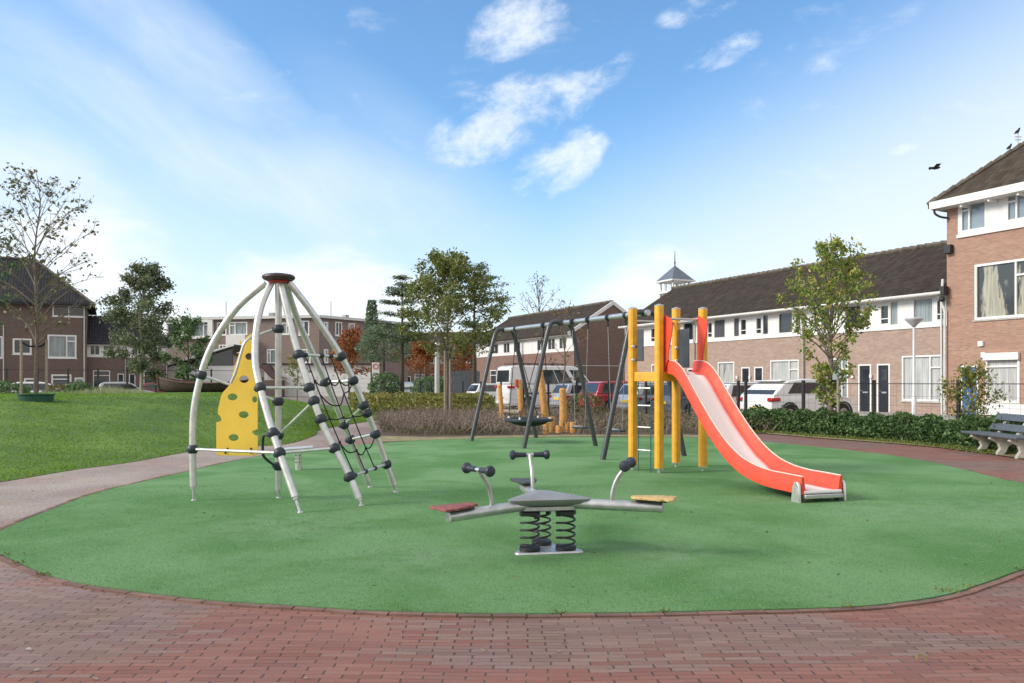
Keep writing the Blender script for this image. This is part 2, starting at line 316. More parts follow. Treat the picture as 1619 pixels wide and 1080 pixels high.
# ------------------------------------------------------------------ ground materials
def ground_shader(name): 
    m = bpy.data.materials.new(name); m.use_nodes = True; nt = m.node_tree; h = G(nt); b = nt.nodes['Principled BSDF']; MATS[name] = m
    geo = N(nt, 'ShaderNodeNewGeometry').outputs['Position']; return m, nt, h, b, geo
def paving_mat():
    m, nt, h, b, geo = ground_shader('clinker_paving')
    se0 = N(nt, 'ShaderNodeSeparateXYZ'); nt.links.new(geo, se0.inputs[0])
    yy = h.m('ADD', se0.outputs[1], h.m('MULTIPLY', h.m('SUBTRACT', h.noise(geo, .4, 2, .5), .5), .22))
    yy = h.m('ADD', yy, h.m('MULTIPLY', h.m('SUBTRACT', h.noise(geo, 6, 2, .5), .5), .012))
    ry = h.m('DIVIDE', yy, .0525); row = h.m('FLOOR', ry); fy = h.m('SUBTRACT', ry, row)
    wr_ = N(nt, 'ShaderNodeTexWhiteNoise', noise_dimensions='1D'); h.put(wr_.inputs['W'], row)
    xx = h.m('ADD', se0.outputs[0], h.m('ADD', h.m('MULTIPLY', h.m('MODULO', row, 2), .1), h.m('MULTIPLY', wr_.outputs[0], .035)))
    xx = h.m('ADD', xx, h.m('MULTIPLY', h.m('SUBTRACT', h.noise(geo, .5, 2, .5), .5), .2))
    rx = h.m('DIVIDE', xx, .205); cx0 = h.m('FLOOR', rx); fx = h.m('SUBTRACT', rx, cx0)
    wn = N(nt, 'ShaderNodeTexWhiteNoise'); h.put(wn.inputs['Vector'], h.comb(cx0, row, 0)); rnd = wn.outputs[0]
    cell = h.comb(h.m('MULTIPLY', cx0, .205), h.m('MULTIPLY', row, .0525), 0)
    jx = h.m('SUBTRACT', .5, h.m('ABSOLUTE', h.m('SUBTRACT', fx, .5))); jy = h.m('SUBTRACT', .5, h.m('ABSOLUTE', h.m('SUBTRACT', fy, .5)))
    jxm = h.mrange(jx, .012, .038, 1, 0); jym = h.m('MULTIPLY', h.mrange(jy, .02, .10, 1, 0), h.mrange(h.noise(geo, 3, 3), .3, .7, .15, .75))
    joint = h.m('MAXIMUM', jxm, jym)
    red = h.mix(rnd, (.20, .076, .054), (.275, .12, .088))
    grey = h.mix(rnd, (.145, .098, .082), (.23, .165, .14))
    vx = N(nt, 'ShaderNodeVectorMath', operation='MULTIPLY'); nt.links.new(cell, vx.inputs[0]); vx.inputs[1].default_value = (.55, 1.25, 1)
    patch = h.mrange(h.m('ADD', h.noise(vx.outputs[0], .48, 4, .5, .6), h.m('MULTIPLY', h.m('SUBTRACT', rnd, .5), .07)), .47, .53, 0, 1)
    c = h.mix(h.m('MULTIPLY', patch, .68), red, grey)
    se = N(nt, 'ShaderNodeSeparateXYZ'); nt.links.new(geo, se.inputs[0])
    # pale worn bricks away from the camera on the left-hand path
    far = h.m('MULTIPLY', h.mrange(se.outputs[0], -2.2, -6.5, 0, 1), h.mrange(h.noise(geo, .7, 5, .6), .35, .65, .55, 1))
    c = h.mix(h.m('MULTIPLY', far, .9), c, (.43, .375, .325))
    c = h.mix(h.mrange(h.noise(geo, 38, 4, .7), .35, .75, 0, .35), c, (.13, .085, .075))
    moss = h.mrange(h.noise(geo, 1.7, 6, .65), .62, .74, 0, .5)
    c = h.mix(moss, c, (.19, .16, .075))
    jc = h.mix(h.mrange(h.noise(geo, 1.2, 3), .45, .6), (.035, .028, .024), (.12, .095, .075))
    c = h.mix(h.m('MULTIPLY', joint, .78), c, jc)
    h.put(b.inputs['Base Color'], c); h.put(b.inputs['Roughness'], h.mrange(h.noise(geo, 2, 3), .3, .7, .55, .8))
    hh = h.m('ADD', h.m('MULTIPLY', h.m('SUBTRACT', 1, joint), 1), h.m('ADD', h.m('MULTIPLY', rnd, .35), h.m('MULTIPLY', h.noise(geo, 60, 4), .35)))
    bn = N(nt, 'ShaderNodeBump'); bn.inputs['Strength'].default_value = .8; bn.inputs['Distance'].default_value = .007
    nt.links.new(hh, bn.inputs['Height']); nt.links.new(bn.outputs[0], b.inputs['Normal']); return m
def turf_mat():
    m, nt, h, b, geo = ground_shader('artificial_turf')
    big = h.noise(geo, .55, 5, .6, .4)
    c = h.mix(h.mrange(big, .36, .66), (.112, .25, .088), (.20, .36, .172))
    c = h.mix(h.mrange(h.noise(geo, 2.3, 5, .7), .5, .7, 0, .45), c, (.19, .35, .19))
    c = h.mix(h.mrange(h.noise(geo, 120, 3, .8), .35, .7, 0, .38), c, (.04, .14, .04))
    c = h.mix(h.mrange(h.noise(geo, 45, 3, .8), .6, .8, 0, .3), c, (.24, .42, .20))
    for (wx, wy, rr) in ((4.1, 9.1, 1.0), (5.6, 9.3, 1.6), (-.9, 6.6, .9), (1.4, 6.9, .8), (.43, 19, 1.6), (-2.2, 8.2, 1.3)):
        vd = N(nt, 'ShaderNodeVectorMath', operation='DISTANCE'); nt.links.new(geo, vd.inputs[0]); vd.inputs[1].default_value = (wx, wy, 0)
        c = h.mix(h.m('MULTIPLY', h.mrange(vd.outputs['Value'], rr * .2, rr, .42, 0), h.mrange(h.noise(geo, 3.5, 5, .7), .35, .6)), c, (.25, .37, .24))
    spk = N(nt, 'ShaderNodeTexVoronoi'); nt.links.new(geo, spk.inputs['Vector']); spk.inputs['Scale'].default_value = 1.6
    c = h.mix(h.m('LESS_THAN', spk.outputs['Distance'], .028), c, (.05, .06, .03))
    h.put(b.inputs['Base Color'], c); b.inputs['Roughness'].default_value = .9; b.inputs['Specular IOR Level'].default_value = .15
    bn = N(nt, 'ShaderNodeBump'); bn.inputs['Strength'].default_value = 1; bn.inputs['Distance'].default_value = .012
    nt.links.new(h.m('ADD', h.noise(geo, 130, 3, .8), h.m('MULTIPLY', h.noise(geo, 1.2, 3), 2)), bn.inputs['Height']); nt.links.new(bn.outputs[0], b.inputs['Normal']); return m
def grass_mat():
    m, nt, h, b, geo = ground_shader('lawn_grass')
    c = h.mix(h.mrange(h.noise(geo, .5, 5, .65), .35, .68), (.075, .165, .016), (.15, .26, .03))
    c = h.mix(h.mrange(h.noise(geo, 9, 5, .75), .4, .7, 0, .35), c, (.03, .09, .008))
    h.put(b.inputs['Base Color'], c); b.inputs['Roughness'].default_value = .8
    bn = N(nt, 'ShaderNodeBump'); bn.inputs['Strength'].default_value = 1; bn.inputs['Distance'].default_value = .05
    nt.links.new(h.noise(geo, 25, 5, .7), bn.inputs['Height']); nt.links.new(bn.outputs[0], b.inputs['Normal']); return m
M_PAV = paving_mat(); M_TURF = turf_mat(); M_GRASS = grass_mat()
M_STREET = mat('street_clinker', (.20, .165, .15), .85, var=.2, vscale=.8, bump=.3, bscale=9)
M_SOIL = mat('bed_soil', (.075, .05, .035), .95, var=.3, vscale=3, bump=.8, bscale=12)
M_SAND = mat('mossy_sand', (.23, .20, .10), .95, var=.25, vscale=3, bump=.5, bscale=30)

# ------------------------------------------------------------------ ground sheets
mb = MB().quad((-400, -60, 0), (400, -60, 0), (400, 500, 0), (-400, 500, 0)); structure(mb, 'paving', M_PAV)
near = [(0, 877), (31, 892), (77, 911), (123.5, 923), (185, 933), (278, 945), (370, 954), (500, 962), (600, 968.5), (785, 972.6), (940, 971.7), (1100, 968.8), (1324, 963), (1420, 955), (1500, 941.8), (1565, 921), (1619, 902)]
right = [Vector((4.95, 7.0, 0)), Vector((6.0, 8.2, 0)), Vector((6.9, 9.6, 0)), gp(1619, 766)]
far_ = [gp(*q) for q in [(1584, 759), (1526, 744), (1440, 725.5), (1353, 714), (1237, 702), (1130, 693), (1000, 692), (880, 692), (780, 693.5), (690, 696), (604, 701), (530, 707), (440, 717), (350, 734), (296, 746.7), (250, 757), (153, 780.7), (103, 798.7), (33, 826.5), (-15, 850), (-18, 868)]]
outline = [gp(*q) for q in near] + right + far_
loop = outline + outline[:3]
turf = bez(loop, 4)[4:-8]
def clean_loop(L):
    o = []
    for p in L:
        if not o or (p - o[-1]).length > .03: o.append(p)
    return o
turf = clean_loop(turf); nT = len(turf)
ctr = sum(turf, Vector()) / nT
def offset(L, w):
    n = len(L); o = []
    for i in range(n):
        t = (L[(i + 1) % n] - L[i - 1]).normalized(); o.append(L[i] + Vector((t.y, -t.x, 0)) * w)
    return o
up = Vector((0, 0, 1))
mb = MB(); mb.v = [p + up * .014 for p in turf]; mb.f = [tuple(range(nT))]
# turf sheet with a small upstand edge
tt = [p + up * .014 for p in turf]; tb = [p for p in turf]
mb = MB().add(tt + tb, [tuple(range(nT))] + [(i, (i + 1) % nT, nT + (i + 1) % nT, nT + i) for i in range(nT)])
structure(mb, 'turf', M_TURF)
o1 = offset(turf, .012); o2 = None
mb = MB().add([p + up * .004 for p in offset(turf, -.02)] + [p + up * .004 for p in o1], [(i, (i + 1) % nT, nT + (i + 1) % nT, nT + i) for i in range(nT)])
structure(mb, 'turf_joint', M_BLK)
# edging bricks laid on edge round the turf
mb = MB(); acc = 0; edge = []
L1 = offset(turf, .042)
k = 0; step = .215
pts = L1 + [L1[0]]; i = 0; carry = 0
for a, b_ in zip(pts[:-1], pts[1:]):
    seg = (b_ - a).length; d = (b_ - a).normalized()
    while carry < seg:
        p = a + d * carry; mb.box(p + up * (.002 + random.uniform(-.002, .003)), (.205, .052, .02), (d, Vector((d.y, -d.x, 0)), up)); carry += step
    carry -= seg
M_EDGE = mat('edging_brick', (.20, .115, .09), .8, var=.2, vscale=7, island=.5, bump=.3)
structure(mb, 'edging', M_EDGE)

# street beyond the fence
FN = Vector((8.2, 25.2, 0))                          # a point on the fence line
s0 = FN + U * -40; s1 = FN + U * 90
mb = MB().quad(s0 + up * .004, s0 + V * 60 + up * .004, s1 + V * 60 + up * .004, s1 + up * .004); structure(mb, 'street', M_STREET)
s0 = FN + V * 10.5 - U * 40; mb = MB()
mb.box(FN + V * 11.75 + U * 15 + up * .06, (110, 2.4, .12), (U, V, up)); structure(mb, 'pavement', mat('pavement_slabs', (.30, .29, .27), .9, var=.15, vscale=1.5))
mb = MB().quad((-200, 44, .008), (-8, 44, .008), (-8, 160, .008), (-200, 160, .008)); structure(mb, 'side_street', M_STREET)

# lawn mound
edge_px = [(-420, 812), (-250, 795), (-120, 778), (0, 762.6), (69, 751), (125, 742), (208, 731), (303, 714), (380, 706), (450, 703), (497, 689), (503, 681), (545, 672.5), (600, 664), (629, 659)]
E = [gp(*q) for q in edge_px]
def S(t): t = max(0, min(1, t)); return t * t * (3 - 2 * t)
LAWN = []; NR = 26
def lawn_h(i_frac, q, d):                       # i_frac: 0 left .. 1 right tip; q: metres from the near edge
    A = .98 * (1 - S((i_frac - .62) / .38)) 
    return A * S(q / 11.5) * (1 - S((d - 38) / 10)) + .03 * S(q / .3) * (1 if i_frac < .98 else .3)
Ed = bez(E, 4); n = len(Ed); vs = []
for i, p in enumerate(Ed):
    fr = i / (n - 1); D = p.normalized()
    x = CX + F * p.x / p.y
    dmax = 50 if x < 560 else 50 - (x - 560) / 69 * 13
    for j in range(NR + 1):
        q = (j / NR) ** 1.3 * (dmax - p.y); s = (p.y + q) / p.y; P = p * s
        frx = max(0, min(1, (x + 100) / 729))
        z = lawn_h(frx, q, P.y) + .035 * math.sin(P.x * .9 + 1) * math.sin(P.y * .7) * S(q / 4)
        vs.append(Vector((P.x, P.y, z + .006)))
fs = [(i * (NR + 1) + j, (i + 1) * (NR + 1) + j, (i + 1) * (NR + 1) + j + 1, i * (NR + 1) + j + 1) for i in range(n - 1) for j in range(NR)]
lawn = structure(MB().add(vs, fs), 'lawn', M_GRASS, smooth=True)
def lawn_z(x, y):
    best = min(vs, key=lambda q: (q.x - x) ** 2 + (q.y - y) ** 2); return best.z
# grass blades: one uncountable mass
def blades():
    V_, F_ = [], []
    for k in range(70000):
        f_ = random.choice(fs[: (n - 1) * NR]); j = f_[0] % (NR + 1)
        if j > 21: continue
        a, b, c, d = (vs[q] for q in f_); s, t = random.random(), random.random()
        p = a.lerp(b, s).lerp(d.lerp(c, s), t)
        if p.y > 34 or abs(p.x) > p.y * .66: continue
        hgt = random.uniform(.014, .034) * (1 + .01 * p.y); an = random.uniform(0, 6.28); w = .004 + .0007 * p.y
        dx, dy = math.cos(an) * w, math.sin(an) * w; lean = Vector((random.gauss(0, .35), random.gauss(0, .35), 1)) * hgt
        o = len(V_); V_ += [p + Vector((dx, dy, 0)), p - Vector((dx, dy, 0)), p + lean]; F_.append((o, o + 1, o + 2))
    return V_, F_
bv, bf = blades(); gb = MB(); gb.v = bv; gb.f = bf
M_BLADE = leaf_mat('grass_blades', [(.13, .25, .03), (.16, .29, .035), (.20, .33, .04), (.26, .37, .06)], .55, .6)
tag(gb.build('grass', M_BLADE, smooth=False), 'short bright green lawn grass covering the low mound', 'grass', kind='stuff')

# planting beds
bedA = [gp(*q) for q in [(600, 690), (680, 692), (780, 690), (900, 688), (1010, 688), (1130, 689), (1216, 686)]]
far_a = [FN + U * 2 - V * .6, FN + U * 8 - V * .6, FN + U * 17 - V * .5, FN + U * 26 - V * .5, Vector((-7.6, 47, 0)), Vector((-5.3, 33, 0)), gp(612, 664)]
mb = MB().add([p + up * .012 for p in bedA + far_a], [tuple(range(len(bedA) + len(far_a)))]); structure(mb, 'planting_bed', M_SOIL)
sand = [gp(*q) for q in [(596, 700), (690, 696), (780, 693.2), (900, 691.2), (1000, 691.2), (1130, 692)]] + [p for p in reversed(bedA[:-1])]
mb = MB().add([p + up * .016 for p in sand], [tuple(range(len(sand)))]); structure(mb, 'sand_strip', M_SAND)
hb = [gp(*q) for q in [(1216, 687), (1300, 694), (1400, 701), (1480, 708), (1545, 716), (1640, 730)]]
hb2 = [FN - U * 12 + V * .0, FN - U * 6, FN - U * 2, FN + U * 1.5]
mb = MB().add([p + up * .02 for p in hb + hb2], [tuple(range(len(hb) + len(hb2)))]); structure(mb, 'hedge_bed', M_SAND)
#@@OBJECTS
# ------------------------------------------------------------------ buildings
class Wall:
    """a facade plane through O along e (horizontal); pix() turns photo pixels into metres along it and height"""
    def __init__(s, O, e, nrm): s.O = Vector(O); s.e = Vector(e).normalized(); s.n = Vector(nrm).normalized()
    def t(s, x):
        r = (x - CX) / F; return (s.O.x - r * s.O.y) / (r * s.e.y - s.e.x)
    def pix(s, x, y):
        t = s.t(x); d = s.O.y + s.e.y * t; return t, EYE + (CY - y) * d / F
    def P(s, t, z, out=0): return s.O + s.e * t + s.n * out + up * z
    def box(s, mb, t0, t1, z0, z1, o0, o1):
        return mb.box(s.P((t0 + t1) / 2, (z0 + z1) / 2, (o0 + o1) / 2), (abs(t1 - t0), abs(o1 - o0), abs(z1 - z0)), (s.e, s.n, up))
    def sheet(s, mb, t0, t1, z0, z1, holes, thick=.3, o=0.0):
        """wall slab with real openings (butted blocks round each hole)"""
        xs = sorted({t0, t1} | {min(max(h[0], t0), t1) for h in holes} | {min(max(h[1], t0), t1) for h in holes})
        zs = sorted({z0, z1} | {h[2] for h in holes} | {h[3] for h in holes})
        solid = lambda a, b: z0 <= b < z1 and t0 <= a < t1 and not any(h[0] < a < h[1] and h[2] < b < h[3] for h in holes)
        nx, nz = len(xs) - 1, len(zs) - 1
        g_ = [[solid((xs[i] + xs[i + 1]) / 2, (zs[j] + zs[j + 1]) / 2) for j in range(nz)] for i in range(nx)]
        for i in range(nx):
            for j in range(nz):
                if not g_[i][j]: continue
                a, b, c, d = xs[i], xs[i + 1], zs[j], zs[j + 1]
                mb.quad(s.P(a, c, o), s.P(b, c, o), s.P(b, d, o), s.P(a, d, o)); mb.quad(s.P(a, c, o - thick), s.P(b, c, o - thick), s.P(b, d, o - thick), s.P(a, d, o - thick))
                if i == 0 or not g_[i - 1][j]: mb.quad(s.P(a, c, o), s.P(a, d, o), s.P(a, d, o - thick), s.P(a, c, o - thick))
                if i == nx - 1 or not g_[i + 1][j]: mb.quad(s.P(b, c, o), s.P(b, d, o), s.P(b, d, o - thick), s.P(b, c, o - thick))
                if j == 0 or not g_[i][j - 1]: mb.quad(s.P(a, c, o), s.P(b, c, o), s.P(b, c, o - thick), s.P(a, c, o - thick))
                if j == nz - 1 or not g_[i][j + 1]: mb.quad(s.P(a, d, o), s.P(b, d, o), s.P(b, d, o - thick), s.P(a, d, o - thick))
        return mb
def rebuild_quads(o):                                  # wall quads face both ways; merge into clean shells
    bm = bmesh.new(); bm.from_mesh(o.data); bmesh.ops.remove_doubles(bm, verts=bm.verts, dist=.0005); bmesh.ops.recalc_face_normals(bm, faces=bm.faces); bm.to_mesh(o.data); bm.free()

def window(w, root, t0, t1, z0, z1, glass, kind='plain', fr=.07, sill=True, o=0.0):
    """frame in a reveal; the panes are a child mesh. kind: where the casement bars run"""
    m = MB(); bars = []
    w.box(m, t0, t1, z0, z0 + fr, o - .12, o + .012); w.box(m, t0, t1, z1 - fr, z1, o - .12, o + .012)
    w.box(m, t0, t0 + fr, z0 + fr, z1 - fr, o - .12, o + .010); w.box(m, t1 - fr, t1, z0 + fr, z1 - fr, o - .12, o + .010)
    W, H = t1 - t0, z1 - z0; b = fr * .8
    if kind in ('left_casement', 'right_casement', 'left_fan', 'right_fan'):
        tc_ = t0 + W * (.33 if 'left' in kind else .66); w.box(m, tc_ - b / 2, tc_ + b / 2, z0 + fr, z1 - fr, o - .11, o + .006)
        if 'fan' in kind: 
            a, c = (t0 + fr, tc_ - b / 2) if 'left' in kind else (tc_ + b / 2, t1 - fr)
        else: a, c = (t0 + fr, tc_ - b / 2) if 'left' in kind else (tc_ + b / 2, t1 - fr)
        zz = z1 - H * .27; w.box(m, a, c, zz - b / 2, zz + b / 2, o - .11, o + .004)
    if kind == 'transom': zz = z1 - H * .25; w.box(m, t0 + fr, t1 - fr, zz - b / 2, zz + b / 2, o - .11, o + .004)
    if kind == 'small': zz = z0 + H * .3; w.box(m, t0 + fr, t1 - fr, zz - b / 2, zz + b / 2, o - .11, o + .004)
    if kind == 'halves': tc_ = t0 + W * .5; w.box(m, tc_ - b / 2, tc_ + b / 2, z0 + fr, z1 - fr, o - .11, o + .006)
    f = m.build('window', M_WH, root, smooth=False)
    p = MB(); w.box(p, t0 + .02, t1 - .02, z0 + .02, z1 - .02, o - .10, o - .07); p.build('pane', glass, f, smooth=False)
    if sill:
        q = MB(); w.box(q, t0 - .06, t1 + .06, z0 - .07, z0 - .003, o - .1, o + .05); q.build('sill', M_CONC if not sill == 'white' else M_WH, f, smooth=False)
    return f
def door(w, root, t0, t1, z0, z1, m_, glass_top=True):
    m = MB(); w.box(m, t0, t0 + .07, z0, z1, -.12, .012); w.box(m, t1 - .07, t1, z0, z1, -.12, .012); w.box(m, t0 + .07, t1 - .07, z1 - .07, z1, -.12, .010)
    fr = m.build('door_frame', M_WH, root, smooth=False)
    m = MB(); w.box(m, t0 + .072, t1 - .072, z0, z1 - .072, -.10, -.05)
    d = m.build('door', m_, root, smooth=False)
    a, b = t0 + .2, t1 - .2
    if b > a + .1:
        q = MB(); w.box(q, a, b, z1 - .75, z1 - .25, -.052, -.044); q.build('pane', M_GL, d, smooth=False)
        q = MB(); w.box(q, (a + b) / 2 - .13, (a + b) / 2 + .13, z0 + .95, z0 + 1.02, -.052, -.035); q.build('letterbox', M_STEEL, d, smooth=False)
    q = MB(); q.tube([w.P(t1 - .13, z0 + 1.05, -.045), w.P(t1 - .13, z0 + 1.05, -.0), w.P(t1 - .22, z0 + 1.05, -.0)], .012, 6); q.build('handle', M_STEEL, d)
    return d
def gable_roof(w, root, t0, t1, ze, zr, depth, m_, over=.45, hip0=0, hip1=0, name='roof', endover=0.0):
    """pitched roof over facade w: eaves ze at the wall, ridge zr at depth/2 behind"""
    sl = (zr - ze) / (depth / 2); th = .16; m = MB(); a0, a1 = t0 - endover, t1 + endover
    ef, eb = over, -depth - over
    zf = ze - sl * over
    r0, r1 = (t0 + hip0 if hip0 else a0), (t1 - hip1 if hip1 else a1)
    c0, c1 = (t0 - over if hip0 else a0), (t1 + over if hip1 else a1)
    top = [w.P(c0, zf, ef), w.P(c1, zf, ef), w.P(c1, zf, eb), w.P(c0, zf, eb), w.P(r0, zr, -depth / 2), w.P(r1, zr, -depth / 2)]
    low_ = [p - up * th for p in top]
    vs_ = top + low_
    F_ = [(0, 1, 5, 4), (2, 3, 4, 5), (1, 2, 5), (3, 0, 4), (6, 7, 11, 10), (8, 9, 10, 11), (7, 8, 11), (9, 6, 10), (0, 1, 7, 6), (1, 2, 8, 7), (2, 3, 9, 8), (3, 0, 6, 9)]
    m.add(vs_, F_); r = m.build(name, m_, root, smooth=False)
    rt = MB(); 
    def ridge(a, b):
        L = (b - a).length; k = max(2, int(L / .4)); d = (b - a) / k
        for i in range(k): rt.tube([a + d * i + up * .02, a + d * (i + .96) + up * .045], [.10, .125], 8)
    ridge(top[4], top[5])
    if hip0: ridge(top[0], top[4])
    if hip1: ridge(top[1], top[5]); 
    rt.build('ridge_tiles', M_RIDGE, r)
    return r, top
M_RIDGE = mat('ridge_tiles', (.13, .11, .085), .85, var=.35, vscale=5, island=.5)
M_APRON = M_WH

# --- long terrace on the right, wall plane surveyed from the photo
RW = Wall((16.6, 37, 0), U, -V)
RW.n = -V
def rt(x): return RW.t(x)
bounds = [(1500, 1382), (1382, 1273), (1273, 1189), (1189, 1100), (1100, 988)]
eave_z, ridge_z, D_ = 5.28, 8.0, 8.0
bandb = 3.86
houses = [
 dict(l='terraced house beside the three storey block, two dark front doors and a wide white window', up=[(1391.5, 1406, 's'), (1406.5, 1421, 'cg'), (1443, 1476, 'cg'), (1480, 1496, 's')], low=[(1426, 1493.5, 563.5, 638, 'right_fan', 'cu')], doors=[(1386.5, 1407)]),
 dict(l='terraced house with the leafy young tree in front of its white framed windows', up=[(1286, 1295, 's'), (1297, 1312, 'd'), (1336, 1362, 'd'), (1365, 1377, 's')], low=[(1312, 1341, 567, 632, 'right_fan', 'cg')], doors=[(1357, 1377.5)]),
 dict(l='terraced house with a dark curtained window above its wide white ground floor window', up=[(1195, 1204.5, 's'), (1205.2, 1215.5, 'd'), (1230.5, 1253.5, 'd'), (1256.5, 1267, 's')], low=[(1218, 1263, 568, 622, 'right_fan', 'cu')], doors=[(1192.5, 1206.5)]),
 dict(l='terraced house behind the top of the red slide, with a pale blind downstairs', up=[(1118.5, 1126.5, 's'), (1128.5, 1147, 'cd'), (1159.5, 1169.5, 'cd'), (1170.5, 1180.5, 's')], low=[(1135, 1161, 571, 622, 'plain', 'cu')], doors=[(1172, 1185.5)]),
 dict(l='end terrace house behind the yellow slide posts, under the hipped roof end', up=[(1029, 1038, 's'), (1041, 1056, 'cg'), (1080, 1099, 'd')], low=[(1030, 1052, 575, 620, 'plain', 'cg'), (1064, 1082, 573, 618, 'right_fan', 'gl')], doors=[(1087, 1098)]),
]
GLS = {'s': None}
for hi, ((xa, xb), H) in enumerate(zip(bounds, houses)):
    ta, tb = rt(xa) + .002, rt(xb) - .002
    root = thing('terraced_house', H['l'], 'house', RW.P((ta + tb) / 2, 0), 'terraced houses of the long brick row')
    holes = []; wins = []
    for (x0, x1, k) in H['up']:
        if k == 's': zt, zb = 4.95, 4.05
        else: zt, zb = 5.08, 3.98
        a, b = sorted((rt(x0), rt(x1))); a = max(a, ta + .05); b = min(b, tb - .05)
        wins.append((a, b, zb, zt, 'small' if k == 's' else 'plain', {'s': M_GL, 'cg': M_CUG, 'd': M_GL, 'cd': M_CUD}[k], 'up'))
    for (x0, x1, yt, yb, kind, gk) in H['low']:
        a, zt = RW.pix(x0, yt); b, zt2 = RW.pix(x1, yt); _, zb = RW.pix((x0 + x1) / 2, yb)
        a, b = sorted((a, b)); kind = kind.replace('right', 'LEFT').replace('left', 'right').replace('LEFT', 'left')
        z1_ = 2.62; z0_ = .66 if yb > 630 else .75
        wins.append((a, b, z0_, z1_, kind, {'cu': M_CUB if hi % 2 else M_CU, 'cg': M_CUG, 'gl': M_GL}[gk], 'low')); holes.append((a, b, z0_, z1_))
    ds = []
    for (x0, x1) in H['doors']:
        a, b = sorted((rt(x0), rt(x1))); a = max(a, ta + .03); ds.append((a, b)); holes.append((a, b, .02, 2.3))
    m = MB(); RW.sheet(m, ta, tb, 0, bandb, holes); 
    for tt_ in (ta + .1, tb - .1): RW.box(m, tt_ - .1, tt_ + .1, 0, 5.2, -D_ + .2, -.3)
    RW.box(m, ta, tb, 0, 5.2, -D_, -D_ + .2)
    o = m.build('brick_wall', M_BR, root, smooth=False); rebuild_quads(o)
    m = MB(); RW.sheet(m, ta, tb, bandb + .003, 5.3, [(q[0], q[1], q[2], q[3]) for q in wins if q[6] == 'up'], .25, .0)
    o = m.build('panel_band', M_WH, root, smooth=False); rebuild_quads(o)
    m = MB(); RW.box(m, ta, tb, bandb - .06, bandb + .04, .0, .05); m.build('string_course', M_WH, root, smooth=False)
    if hi == 4:
        gw = Wall(RW.P(tb, 0), V, U); m = MB(); m.prism([gw.P(.002, 0, -.001), gw.P(D_ - .002, 0, -.001), gw.P(D_ - .002, 5.3, -.001), gw.P(D_ / 2, 7.85, -.001), gw.P(.002, 5.3, -.001)], U * -.2); m.build('gable_wall', M_BRG, root, smooth=False)
    for (a, b, z0_, z1_, kind, gl, lv) in wins: window(RW, root, a, b, z0_, z1_, gl, kind, fr=.07 if lv == 'low' else .055, sill=(lv == 'low'))
    for a, b in ds: door(RW, root, a, b, .02, 2.3, M_DK)
    # eaves: white fascia and gutter
    m = MB(); RW.box(m, ta, tb, 4.98 + .12, 5.24, .0, .42); m.build('eaves_board', M_WH, root, smooth=False)
    m = MB(); m.tube([RW.P(ta, 5.16, .50), RW.P(tb, 5.16, .50)], .07, 8); m.build('gutter', M_WH2, root)
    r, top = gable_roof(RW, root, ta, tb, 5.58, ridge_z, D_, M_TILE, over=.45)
    m = MB()
    if hi in (0, 2, 4):
        tt_ = ta + .05 if hi != 0 else ta + .25
        m.tube([RW.P(tt_, 5.1, .45), RW.P(tt_, 4.9, .12), RW.P(tt_, 0.1, .08)], .045, 8); m.build('downpipe', M_ZN if hi else M_WH2, root)
    for dx in ds:
        m = MB(); m.box(RW.P(dx[1] + .28, 1.75, .06), (.12, .08, .16), (RW.e, RW.n, up)); m.build('wall_lamp', M_WH, root, smooth=False)

# --- three storey block at the right edge
TW = Wall(RW.P(rt(1500), 0, .12), U, -V)
TB_ = -0.0
root = thing('apartment_block', 'three storey brick block with mossy hipped roof at the right edge', 'building', TW.P(-4, 0))
def tw(x): return TW.t(x)
wf = []
for (x0, x1, y0, y1, kind, gl) in [(1557.6, 1612, 561, 636, 'transom', M_CUB), (1541, 1640, 419, 506, 'right_casement', M_CUY), (1517.6, 1560, 322, 369, 'left_casement', M_GLB), (1590, 1640, 309, 352, 'left_casement', M_GLB)]:
    a, z1_ = TW.pix(x0, y0); b, _ = TW.pix(x1, y0); _, z0_ = TW.pix(x0, y1); a, b = sorted((a, b)); wf.append((a, b, z0_, z1_, kind, gl))
da, db = sorted((tw(1519), tw(1547)))
bz = TW.pix(1510, 374)[1]
m = MB(); TW.sheet(m, -14, 0, 0, bz, [q[:4] for q in wf[:2]] + [(da, db, .02, TW.pix(1519, 578)[1])])
TW.sheet(m, tw(1514), 0, bz + .001, 8.8, [])
TW.box(m, -.3, 0, 0, 8.8, -8, -.302); TW.box(m, -14, -.302, 0, 8.8, -8, -7.7)
o = m.build('brick_wall', M_BRT, root, smooth=False); rebuild_quads(o)
m = MB(); TW.sheet(m, -14, tw(1514) - .002, bz + .002, 8.85, [q[:4] for q in wf[2:]], .25, -.01); o = m.build('panel_band', M_WH, root, smooth=False); rebuild_quads(o)
m = MB(); TW.box(m, -14, tw(1514), bz - .1, bz + .03, .0, .07); m.build('string_course', M_WH, root, smooth=False)
for i, (a, b, z0_, z1_, kind, gl) in enumerate(wf):
    kind = kind.replace('right', 'LEFT').replace('left', 'right').replace('LEFT', 'left')
    window(TW, root, a, b, z0_, z1_, gl, kind, fr=.09, sill=(i < 2), o=0 if i < 2 else -.01)
m = MB(); TW.box(m, wf[0][0] - .02, wf[0][1] + .02, wf[0][3] - .22, wf[0][3] + .06, .013, .14); m.build('shutter_box', M_WH, root, smooth=False)
m = MB(); TW.box(m, -7, wf[0][1] + .3, .18, .62, .003, .10); m.build('apron', M_WH, root, smooth=False)
door(TW, root, da, db, .02, TW.pix(1519, 578)[1], M_BLUE)
m = MB(); TW.box(m, -14, .35, 8.62, 8.93, -.1, .62); TW.box(m, .3, .38, 8.62, 8.93, -8, -.1); m.build('eaves_board', M_WH, root, smooth=False)
